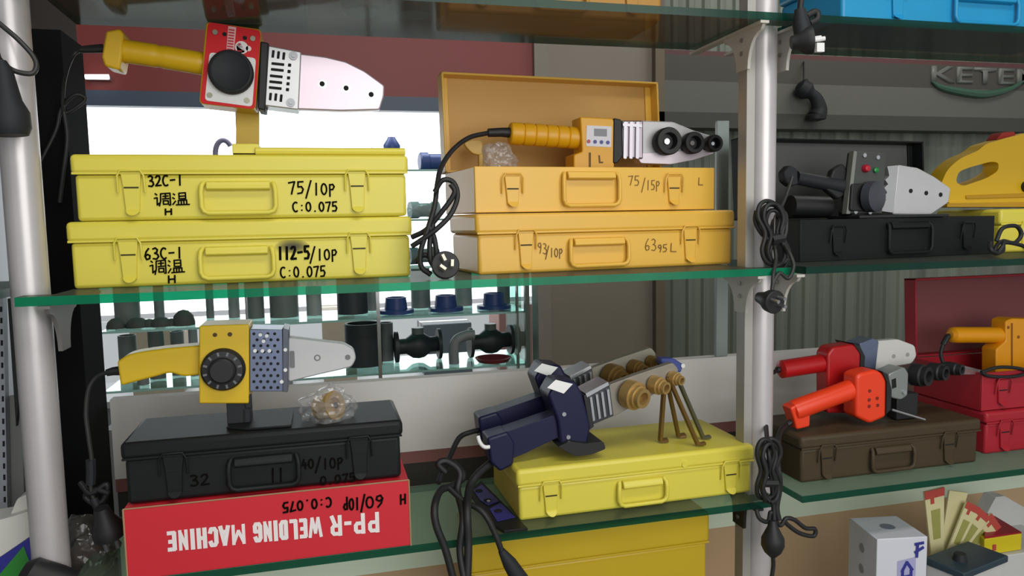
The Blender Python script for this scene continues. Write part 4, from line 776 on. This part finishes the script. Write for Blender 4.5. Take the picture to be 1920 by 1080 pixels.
# ------------------------------------------------------------------ bottom right: boxes and strips
wc = atz(1645, 1040, .86); zt = at(1645, 1011, .02).z; fc = at(1645, 1011, .02)
wb = thing('carton', 'white carton with blue printing below the brown case', 'carton', (fc.x, fc.y, ZB), math.radians(-10))
Hh = zt-ZB; mb = MB(); mb.box(0, .088, 0, .09, 0, Hh); mb.build('box', mat('white_carton', 'cfd2da', .5, var=.02), wb, bevel=.0015, local=True)
mb = MB(); mb.cyl((.045, .045, Hh), (.045, .045, Hh+.0008), .012, n=20); mb.build('top_mark', mat('grey_blue_print', '7d8290', .5), wb, local=True)
mb = MB()
for z in (Hh-.035, Hh-.072): mb.cyl((-.0008, .045, z), (0, .045, z), .008, n=16)
mb.build('side_marks', mat('grey_print', '8d9294', .5), wb, local=True)
mb = MB(); mb.add([(x, -.0006, z) for x, z in ((.036, Hh-.04), (.068, Hh-.034), (.068, Hh-.11), (.036, Hh-.11))], [(0, 1, 2, 3)]); mb.build('print_panel', mat('lilac_print', 'a3a4c8', .5), wb, local=True)
mb = MB()
for L in ([(.066, Hh-.012), (.080, Hh-.010)], [(.070, Hh-.012), (.069, Hh-.034)], [(.066, Hh-.026), (.080, Hh-.018)], [(.052, Hh-.042), (.044, Hh-.058)], [(.052, Hh-.042), (.062, Hh-.056)], [(.045, Hh-.055), (.045, Hh-.09)], [(.06, Hh-.055), (.06, Hh-.09)], [(.045, Hh-.068), (.06, Hh-.066)], [(.042, Hh-.082), (.064, Hh-.080)]): ribbon(mb, L, .005, -.0010)
mb.build('blue_lettering', mat('blue_print', '2c2f86', .5), wb, local=True)
# holder with strips
hd = thing('strip_holder', 'pale cup holding the fan of yellow strips', 'cup', (at(1775, 1075, .10).x, .10, ZB))
p = Vector((at(1772, 1075, .10).x, .10, ZB)); zt = at(1772, 1050, .10).z
mb = MB(); mb.lathe([(.015, 0), (.020, zt-ZB), (.0185, zt-ZB), (.0135, .004), (.0001, .004)], p, (0, 0, 1), 24); mb.build('cup', mat('cloudy_cup', 'b9b8ac', .4), hd, sharp=50)
STRIP = mat('cream_strip', 'd6cd9c', .5, var=.08, scale=40); TIP = mat('red_strip_tip', 'b8473c', .5); SPR = mat('olive_strip_print', '9c9a52', .5)
for i, (xt, yt, xb, w, yy, lb) in enumerate([(1752, 918, 1760, 44, .095, 'yellow strip with red end, leftmost in the cup'), (1798, 922, 1768, 42, .105, 'plain cream strip second from the left in the cup'), (1826, 946, 1772, 34, .09, 'pale strip with red end, middle of the fan'), (1846, 960, 1776, 36, .10, 'yellow strip with red end, right of the fan middle'), (1868, 975, 1782, 36, .11, 'yellow strip with red end, rightmost in the cup')]):
    a = at(xt, yt, yy); b = at(xb, 1066, yy); d = (a-b).normalized(); s_ = Vector((d.z, 0, -d.x))*w*sc(xt, yt, yy)/2
    t = thing('packaged_strip', lb, 'strip', b, group='packaged strips in the cup')
    mb = MB(); s0 = s_*.55; mb.prism([b-s0, b+s0, a+s_, a-s_], (0, .004, 0)); mb.build('strip', STRIP, t, bevel=.0006)
    e = (a-b)
    if i != 1:
        mb = MB(); q = a-e*.10; mb.prism([q-s_*.95, q+s_*.95, a+s_, a-s_], (0, -.0008, 0)); mb.prism([q-s_*.45-e*.07, q-s_*.1-e*.07, q-s_*.1, q-s_*.45], (0, -.0008, 0)); mb.build('red_end', TIP, t)
        mb = MB(); q0, q1 = a-e*.25, a-e*.62; mb.prism([q1-s_*.35, q1+s_*.35, q0+s_*.45, q0-s_*.45], (0, -.0006, 0)); mb.build('print', SPR, t)
# red and yellow box, white box, dark lidded box
ry = thing('small_box', 'small red-topped yellow box behind the strips', 'box', (at(1880, 1030, .10).x, .10, at(1880, 1034, .10).z))
P = [at(1846, 1008, .10), at(1912, 1000, .10)]; zt0 = P[0].z; bw = P[1].x-P[0].x
mb = MB(); mb.prism([(P[0].x-.005, .095, ry.location.z), (P[1].x, .095, ry.location.z), (P[1].x+.01, .16, ry.location.z), (P[0].x+.02, .16, ry.location.z)], (0, 0, zt0-ry.location.z)); mb.build('base', mat('sunny_yellow_card', 'd8c416', .45), ry, bevel=.002)
a_ = at(1868, 974, .14); mb = MB(); mb.add([P[0]+Vector((-.004, -.004, 0)), P[1]+Vector((0, -.004, 0)), (P[1].x+.012, .165, a_.z-.012), (a_.x-.004, .165, a_.z), P[0]+Vector((-.004, -.004, .004)), P[1]+Vector((0, -.004, .004)), (P[1].x+.012, .165, a_.z-.006), (a_.x-.004, .165, a_.z+.006)], [(0, 1, 2, 3), (4, 5, 6, 7), (0, 1, 5, 4), (1, 2, 6, 5), (2, 3, 7, 6), (3, 0, 4, 7)]); mb.build('lid', mat('dark_red_card', '9c1424', .4), ry)
mb = MB(); mb.px([(1862, 1022), (1868, 1021), (1868, 1032), (1862, 1033)], .0935, .001); mb.build('red_mark', TIP, ry)
b1 = thing('carton', 'white carton under the small red and yellow box', 'carton', (at(1850, 1060, .12).x, .12, ZB))
zt = ry.location.z-.0005; mb = MB(); mb.box(b1.location.x-.03, b1.location.x+.16, .085, .2, ZB, zt); mb.build('box', mat('soft_white_card', 'c6c6c4', .5), b1, bevel=.002)
b2 = thing('carton', 'blank white carton tilted behind the red and yellow box', 'carton', (at(1905, 960, .2).x, .2, zt))
mb = MB(); mb.px([(1868, 932), (1884, 930), (1945, 965), (1945, 1020), (1890, 1020), (1850, 965)], .19, .03); mb.build('box', MATS['soft_white_card'], b2, bevel=.001)
b3 = thing('lidded_box', 'white box with a dark teal lid in the bottom right corner', 'box', (at(1845, 1075, .0).x, 0, ZB), math.radians(14))
c = at(1783, 1052, .0); zt = at(1830, 1060, 0).z
mb = MB(); mb.box(-.06, .065, .0, .065, 0, zt-ZB-.012); mb.build('base', MATS['soft_white_card'], b3, bevel=.002, local=True)
mb = MB(); mb.box(-.063, .068, -.003, .068, zt-ZB-.012, zt-ZB); mb.build('lid', mat('dark_teal_card', '2c3e48', .5), b3, bevel=.002, local=True)
mb = MB(); mb.cyl((-.02, .03, zt-ZB), (-.02, .03, zt-ZB+.012), .012, .009); mb.build('knob', PLG, b3, local=True)

# ------------------------------------------------------------------ bottom left and far left
lb_ = thing('plastic_bag', 'heap of crumpled clear plastic at the foot of left post', 'bag', (at(165, 1075, .12).x, .12, at(165, 1085, .12).z))
blob('', '', '', at(165, 1025, .12), .05, .035, .045, FILM, 11, amp=.35, n=4).build('film', clear('grey_film', 'a8aaa4', .35, rough=.15, dcol='6f6c66', bump=.8), lb_, sharp=20)
mb = MB(); mb.tube([tuple(at(*p)) for p in ((120, 1060, .12), (150, 1040, .11), (185, 1015, .11))], [.010, .013, .010], 10); mb.build('red_fitting', mat('dull_red_fitting', '8a4a40', .5), lb_)
mb = MB(); p = at(88, 1084, .03); mb.lathe([(.010, -.03), (.019, -.02), (.021, .01), (.021, .03)], p, (.5, 0, -.3), 20)
cp = mb.build('black_cap', PLB, None, loc=tuple(p)); tag(cp, 'black rubber cap at the bottom left corner', 'cap')
cl = thing('product_bag', 'white bag with blue and green band behind the left post', 'bag', (at(20, 1070, .10).x, .10, at(20, 1090, .10).z))
mb = MB(); mb.px([(-60, 985), (0, 975), (35, 965), (62, 955), (70, 975), (66, 1000), (0, 1045), (-60, 1080)], .10, .05, r=10); mb.build('white_top', mat('white_bag_film', 'd3d2ca', .35), cl, bevel=.008, seg=3)
mb = MB(); mb.px([(-60, 1072), (0, 1036), (66, 998), (70, 1120), (-60, 1120)], .102, .046); mb.build('blue_band', mat('blue_bag_print', '2e2f8e', .4), cl, bevel=.004)
mb = MB(); mb.px([(0, 1076), (44, 1024), (58, 1060), (56, 1120), (-10, 1120)], .1012, .002); mb.build('green_patch', mat('green_bag_print', '2f8a34', .4), cl)
mb = MB(); mb.px([(18, 968), (32, 935), (55, 925), (62, 958)], .115, .03, r=6); mb.build('knotted_neck', MATS['white_bag_film'], cl, bevel=.004)
struct('trim_13', MB().px([(8, 745), (40, 740), (46, 960), (14, 962)], .32, .01), mat('grey_side_panel', '8d8f8c', .5), label='grey panel left of the left post', cat='panel')
m = MB(); m.px([(-6, 560), (6, 560), (14, 962), (0, 964)], .30, .015)
o = struct('trim_14', m, mat('perforated_upright', 'a6aab2', .4, .4), label='perforated grey upright at the left edge', cat='upright')
mb = MB()
for i in range(18): mb.px([(0+i*.4, 575+i*21), (4+i*.4, 575+i*21), (4+i*.4, 585+i*21), (0+i*.4, 585+i*21)], .2995, .001)
q = mb.build('slots', DARKHOLE, o)
struct('trim_15', MB().px([(14, 560), (28, 560), (42, 745), (36, 745), (30, 800), (26, 740)], .28, .01), PLB, label='thin black upright left of the left post', cat='upright')
struct('wall_left', B(-1.6, -1.55, -1, 4, 0, 3.2), mat('grey_side_wall', '8a8d90', .7, var=.06), label='grey wall far left', cat='wall')
shelf('grey-edged glass shelf of the next bay at the left edge', -.9, -.383, ZU+.006, 0, 0, GLEDGE2, GLASS)

# ------------------------------------------------------------------ showcase across the aisle
YS = 1.5
sh = thing('showcase', 'glass showcase across the aisle under the red fascia', 'showcase', (.05, YS+.2, 0))
mb = MB(); mb.box(-.66, .728, YS, YS+.03, 1.957, 2.145); mb.build('red_fascia', mat('maroon_fascia', '8c3a36', .45, var=.06, scale=4), sh)
mb = MB(); mb.box(-.66, .728, YS, YS+.04, 1.912, 1.957); mb.build('blue_beam', mat('slate_blue_beam', '4b5a6e', .4, var=.05), sh)
mb = MB(); mb.box(-.66, .60, YS+.05, YS+.09, 2.145, 2.9).box(.60, .728, YS+.05, YS+.09, 2.145, 2.9); mb.build('top_board', mat('umber_board', '544a44', .6, var=.1, scale=5), sh)
for x in (.183, -.09, .40): pass
for x, w, nm, mm in ((.183, .011, 'chrome_post', STEEL), (.695, .016, 'corner_post', mat('green_grey_frame', '5e6d64', .3)), (.66, .006, 'corner_post', MATS['green_grey_frame']), (-.23, .006, 'chrome_post', STEEL)):
    mb = MB(); mb.box(x-w/2, x+w/2, YS+.002, YS+.02, .9, 1.912); mb.build(nm, mm, sh)
for z in (1.725, 1.56, 1.40, 1.232, 1.045):
    mb = MB(); mb.box(-.66, .70, YS+.03, YS+.33, z-.007, z); mb.mi = 1; mb.box(-.66, .70, YS+.028, YS+.030, z-.007, z); mb.build('glass_shelf', [GLASSB, mat('aqua_glass_edge', '9fd0c6', .15)], sh)
mb = MB(); mb.box(-.66, .728, YS, YS+.36, 0, .93); mb.build('plinth', mat('grey_plinth', '7d7f80', .6), sh)
mb = MB(); mb.box(.70, .706, YS+.03, YS+.34, .93, 1.912); mb.build('side_pane', GLASSB, sh)
BLUE = mat('blue_pvc', '2f4680', .4); DK = mat('dark_iron', '3c4043', .5, .2); GRY = mat('grey_pvc', '79807d', .45)
# blue flanges
for i, px in enumerate((743, 836, 926)):
    p = at(px, 590-(px-743)*.12, YS+.15); p.z = 1.232
    lb = ['dark blue flange, leftmost of three on the showcase shelf', 'blue flange, middle of three on the showcase shelf', 'blue flange, rightmost of three on the showcase shelf'][i]
    t = thing('pipe_flange', lb, 'flange', p, group='blue flanges in the showcase')
    mb = MB(); mb.lathe([(.062, 0), (.062, .012), (.045, .014)], p, (0, 0, 1), 28); mb.build('rim', BLUE, t)
    mb = MB(); mb.lathe([(.040, .014), (.036, .055), (.030, .056), (.030, .03), (.0001, .03)], p, (0, 0, 1), 28); mb.build('neck', BLUE, t)
# black valves
for i, px in enumerate((784, 920)):
    p = at(px, 655-(px-784)*.05, YS+.215); lb = ['black flanged valve, left of two in the showcase', 'black flanged valve, right of two in the showcase'][i]
    p.z = 1.1015; t = thing('flanged_valve', lb, 'valve', (p.x, p.y, 1.045), group='black valves in the showcase')
    mb = MB(); mb.lathe([(.028, -.075), (.028, -.045), (.045, -.02), (.048, 0), (.045, .02), (.028, .045), (.028, .075)], p, (1, .15, 0), 24); mb.build('valve_body', DK, t)
    for s in (-1, 1):
        q = p+Vector((1, .15, 0)).normalized()*s*.08; mb = MB(); mb.cyl(q-Vector((.006, 0, 0)), q+Vector((.006, 0, 0)), .056, n=28); mb.build('flange', DK, t)
    mb = MB(); mb.cyl(p+Vector((0, 0, .035)), p+Vector((0, 0, .065)), .022); mb.build('bonnet', GRY, t)
rb = at(925, 690, YS+.085); rb.z = 1.0455
t = thing('pipe_fitting', 'red shallow dish in front of the right valve', 'dish', rb); mb = MB(); mb.lathe([(.02, 0), (.055, .004), (.065, .018), (.06, .018), (.02, .006), (.0001, .006)], rb, (0, 0, 1)); mb.build('dish', mat('faded_red', '8a3038', .4), t)
# pipes standing on the middle shelf
for i, (px, rp, z, hh, mm, lb) in enumerate([(534, 26, 1.2325, .16, GRY, 'grey pipe length left of the white gap in the showcase'), (662, 28, 1.2325, .16, DK, 'dark pipe length right of the white gap in the showcase'), (680, 34, 1.0455, .15, DK, 'dark pipe stub on the lower showcase shelf behind the plate'), (480, 16, 1.2325, .155, GRY, 'thin grey pipe behind the yellow welder in the showcase'), (240, 22, 1.2325, .16, GRY, 'grey pipe near the black board in the showcase'), (236, 16, 1.0455, .15, GRY, 'grey pipe above the yellow handle in the showcase'), (290, 14, 1.0455, .16, GRY, 'thin grey pipe second above the yellow handle')]):
    p = at(px, 600, YS+.2); p.z = z; r = rp*sc(px, 600, YS+.2)
    t = tag(MB().lathe([(r, 0), (r, hh), (r*.85, hh), (r*.85, .002)], p, (0, 0, 1), 28).build('pipe_length', mm, None, loc=tuple(p)), lb, 'pipe', 'pipe lengths in the showcase')
for i, (px, rp, k) in enumerate([(218, 17, 1), (258, 20, .8), (280, 14, .9), (302, 20, .75), (322, 13, .9), (345, 20, 1.25)]):
    p = at(px, 610, YS+.1); p.z = 1.2325; r = rp*sc(px, 610, YS+.1)
    lb = ['dark rubber dome, far left of the showcase row', 'dark rubber dome, second from the left in the row', 'dark rubber dome, third from the left in the row', 'dark rubber dome, fourth from the left in the row', 'dark rubber dome, fifth from the left in the row', 'tallest dark rubber dome beside the yellow welder'][i]
    tag(MB().lathe([(r, 0), (r, r*.25*k), (r*.85, r*.7*k), (r*.45, r*1.05*k), (.001, r*1.15*k)], p, (0, 0, 1), 20).build('rubber_dome', mat('dull_rubber', '4c4e4a', .7), None, loc=tuple(p)), lb, 'dome', 'rubber domes in the showcase')
# top shelf items against the window
p = at(735, 290, YS+.15); p.z = 1.7255; t = thing('blue_fitting', 'upright blue pipe fitting behind the right end of lemon cases', 'fitting', p)
mb = MB(); mb.lathe([(.024, 0), (.024, .075), (.029, .078), (.029, .09), (.016, .11), (.012, .118)], p, (0, 0, 1), 24); mb.build('fitting_body', BLUE, t)
p = at(812, 290, YS+.15); p.z = 1.7255+.033; t = thing('blue_fitting', 'blue pipe fitting lying behind the open amber lid', 'fitting', (p.x, p.y, 1.7255))
mb = MB(); mb.lathe([(.028, -.05), (.033, -.045), (.033, -.02), (.028, -.016), (.028, .05), (.033, .055), (.033, .08)], p, (1, .1, 0), 24); mb.build('fitting_body', BLUE, t)
p = at(420, 290, YS+.12); p.z = 1.7255; t = thing('pipe_clamp', 'grey open pipe clamp standing in the bright window', 'clamp', p)
mb = MB(); cc = p+Vector((0, 0, .055)); mb.tube([cc+Vector((math.cos(a)*.026, 0, math.sin(a)*.045)) for a in [math.radians(-25-k*13-0) + 0 for k in range(24)][::-1]], .0085, 10)
mb.build('ring', mat('mauve_grey', '7d7890', .5), t); mb = MB(); mb.box(p.x-.03, p.x+.03, p.y-.012, p.y+.012, p.z, p.z+.012); mb.build('foot', MATS['mauve_grey'], t)
for i, (px, hh, lb) in enumerate([(190, .016, 'small grey fitting in the window, leftmost above lemon case'), (229, .016, 'small grey fitting in the window, second above lemon case'), (504, .045, 'small grey fitting right of the yellow stand upright'), (545, .045, 'small grey fitting second right of the yellow stand upright'), (635, .024, 'low grey fitting in the window under the tool plate'), (665, .022, 'low grey fitting nearest the blue upright fitting')]):
    p = at(px, 300, YS+.12); p.z = 1.7255
    tag(MB().lathe([(.012, 0), (.009, hh*.3), (.008, hh*.6), (.012, hh*.75), (.012, hh)], p, (0, 0, 1), 14).build('small_fitting', mat('pale_mauve', '8c8c9a', .5), None, loc=tuple(p)), lb, 'fitting', 'small fittings on the upper showcase shelf')
# mixed clear-bagged fittings behind the black cord
rng = random.Random(4)
for i, (px, py, z, cw, lb) in enumerate([(792, 345, 1.56, '9aa4a8', 'grey bagged fitting above the black cord loop'), (790, 395, 1.40, '5d6e78', 'slate bagged fitting behind the black cord crossing')]):
    p = at(px, py, YS+.15); p.z = z+.001
    t = thing('bagged_fitting', lb, 'fitting', p, group='bagged fittings in the showcase')
    mb = MB(); q = p+Vector((0, 0, .03)); mb.lathe([(.03, -.05), (.03, -.02), (.024, -.018), (.024, .03), (.03, .032), (.03, .055)], q, (1, .2, 0), 18); mb.build('fitting_body', mat('bagged_'+cw, cw, .4), t)
    blob('', '', '', q, .066, .035, .035, FILM, 20+i, amp=.3).build('film', FILM, t, sharp=20)
# glowing bar added for a lamp's reflection on the red fascia
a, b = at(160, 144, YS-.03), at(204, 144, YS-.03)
lp = thing('lamp_reflection', 'glowing bar added as a lamp reflection on the red fascia', 'reflection', (a+b)/2)
mb = MB(); mb.cyl(a, b, .007, n=14); mb.build('tube', mat('reflection_glow', 'ffffff', .4, emit=3, var=0), lp)
mb = MB(); mb.box(a.x, b.x, YS-.022, YS, a.z-.006, a.z+.006); mb.build('reflection_base', mat('reflection_base_grey', '9a8f8c', .5), lp)

GP = mat('mid_grey_pvc', '8a8f90', .45); LG = mat('light_grey_pvc', 'a9adad', .45)
for i, (px, Yo, z, hh, rp, mm, lb) in enumerate([(300, .24, 1.2325, .165, 9, GP, 'slim grey pipe behind the domes, right of the wide one'), (395, .26, 1.2325, .16, 7, GP, 'slim grey pipe above the yellow welder body, left'), (440, .24, 1.2325, .16, 10, LG, 'light grey pipe above the yellow welder body'), (590, .20, 1.2325, .10, 14, LG, 'short light pipe in the bright gap'), (330, .24, 1.0455, .15, 12, GP, 'grey pipe above the middle of the yellow handle'), (360, .2, 1.0455, .16, 8, LG, 'light pipe just left of the yellow welder body'), (722, .26, 1.0455, .14, 14, GP, 'grey pipe behind the chrome post'), (700, .26, 1.2325, .15, 10, LG, 'light pipe left of the chrome post'), (870, .28, 1.2325, .14, 16, LG, 'light pipe standing behind the blue flanges'), (790, .28, 1.2325, .16, 18, GP, 'grey pipe standing behind the left pair of flanges'), (945, .28, 1.2325, .15, 12, GP, 'grey pipe near the showcase corner')]):
    p = at(px, 600, YS+Yo); p.z = z; r = rp*sc(px, 600, YS+Yo)
    tag(MB().lathe([(r, 0), (r, hh), (r*.85, hh), (r*.85, .002)], p, (0, 0, 1), 24).build('pipe_length', mm, None, loc=tuple(p)), lb, 'pipe', 'pipe lengths in the showcase')
for i, (px, z, lb) in enumerate([(425, 1.0455, 'grey pipe elbow left of the yellow welder knob'), (268, 1.0455, 'grey pipe elbow over the rear of the yellow handle'), (852, 1.0455, 'grey pipe elbow between the two black valves')]):
    p = at(px, 700, YS+.1); p.z = z
    A = [p+Vector((0, 0, .001)), p+Vector((0, 0, .05)), p+Vector((.012, 0, .085)), p+Vector((.05, 0, .10)), p+Vector((.075, 0, .10))]
    tag(MB().tube(spline([tuple(q) for q in A], 6), .018, 14).build('pipe_elbow', GP, None, loc=tuple(p)), lb, 'elbow', 'pipe elbows in the showcase')
ctr = thing('counter', 'grey counter standing behind the showcase', 'counter', (-.3, 2.9, 0))
mb = MB(); mb.box(-1.4, 1.3, 2.7, 3.1, 0, .74); mb.build('base', mat('grey_counter', '8c9092', .5), ctr); mb = MB(); mb.box(-1.43, 1.33, 2.67, 3.13, .74, .77); mb.build('top', LG, ctr)
for i, (x, w, h, c, lb) in enumerate([(-.75, .22, .30, 'b3a68e', 'beige carton on the counter, leftmost'), (-.30, .30, .20, '8f9296', 'grey carton on the counter behind the yellow welder'), (.08, .16, .36, 'c2b29c', 'tall beige carton on the counter'), (.62, .25, .26, '6d7880', 'slate carton on the counter behind the flanges'), (.98, .18, .34, 'b58a84', 'dull pink carton on the counter, rightmost')]):
    b = thing('carton', lb, 'carton', (x, 2.88, .77), group='cartons on the counter')
    mb = MB(); mb.box(-w/2, w/2, -.12, .12, 0, h); mb.build('box', mat('carton_'+c, c, .6), b, bevel=.004, local=True)
    mb = MB(); mb.box(-w/2-.001, w/2+.001, -.025, .025, h-.03, h+.001); mb.build('tape', mat('packing_tape', 'c9bd9f', .3), b, local=True)

ad = thing('hanging_shape', 'dark plug-like shape hanging in front of the grey fascia', 'adaptor', at(1520, 190, 1.46))  # dark cap, curved stem and round end hung before the fascia
p = at(1508, 168, 1.46); mb = MB(); mb.lathe([(.012, -.03), (.03, -.02), (.034, .01), (.02, .03)], p, (.7, -.2, -.5), 18); mb.build('cap', PLG, ad)
mb = MB(); mb.tube(spline([tuple(at(x, y, 1.465)) for x, y in ((1508, 150), (1516, 170), (1530, 185), (1536, 205), (1532, 218))], 6), [.012+.0009*i for i in range(25)], 12); mb.build('stem', PLG, ad)
mb = MB(); p = at(1530, 217, 1.465); mb.lathe([(.02, -.012), (.036, 0), (.034, .014), (.01, .02)], p, (0, 0, -1), 18); mb.build('socket', PLB, ad)
mb = MB(); mb.tube([at(1507, 158, 1.46), at(1507, 120, 1.49), at(1507, 116, 1.502)], .003, 8); mb.build('cord', PLB, ad)
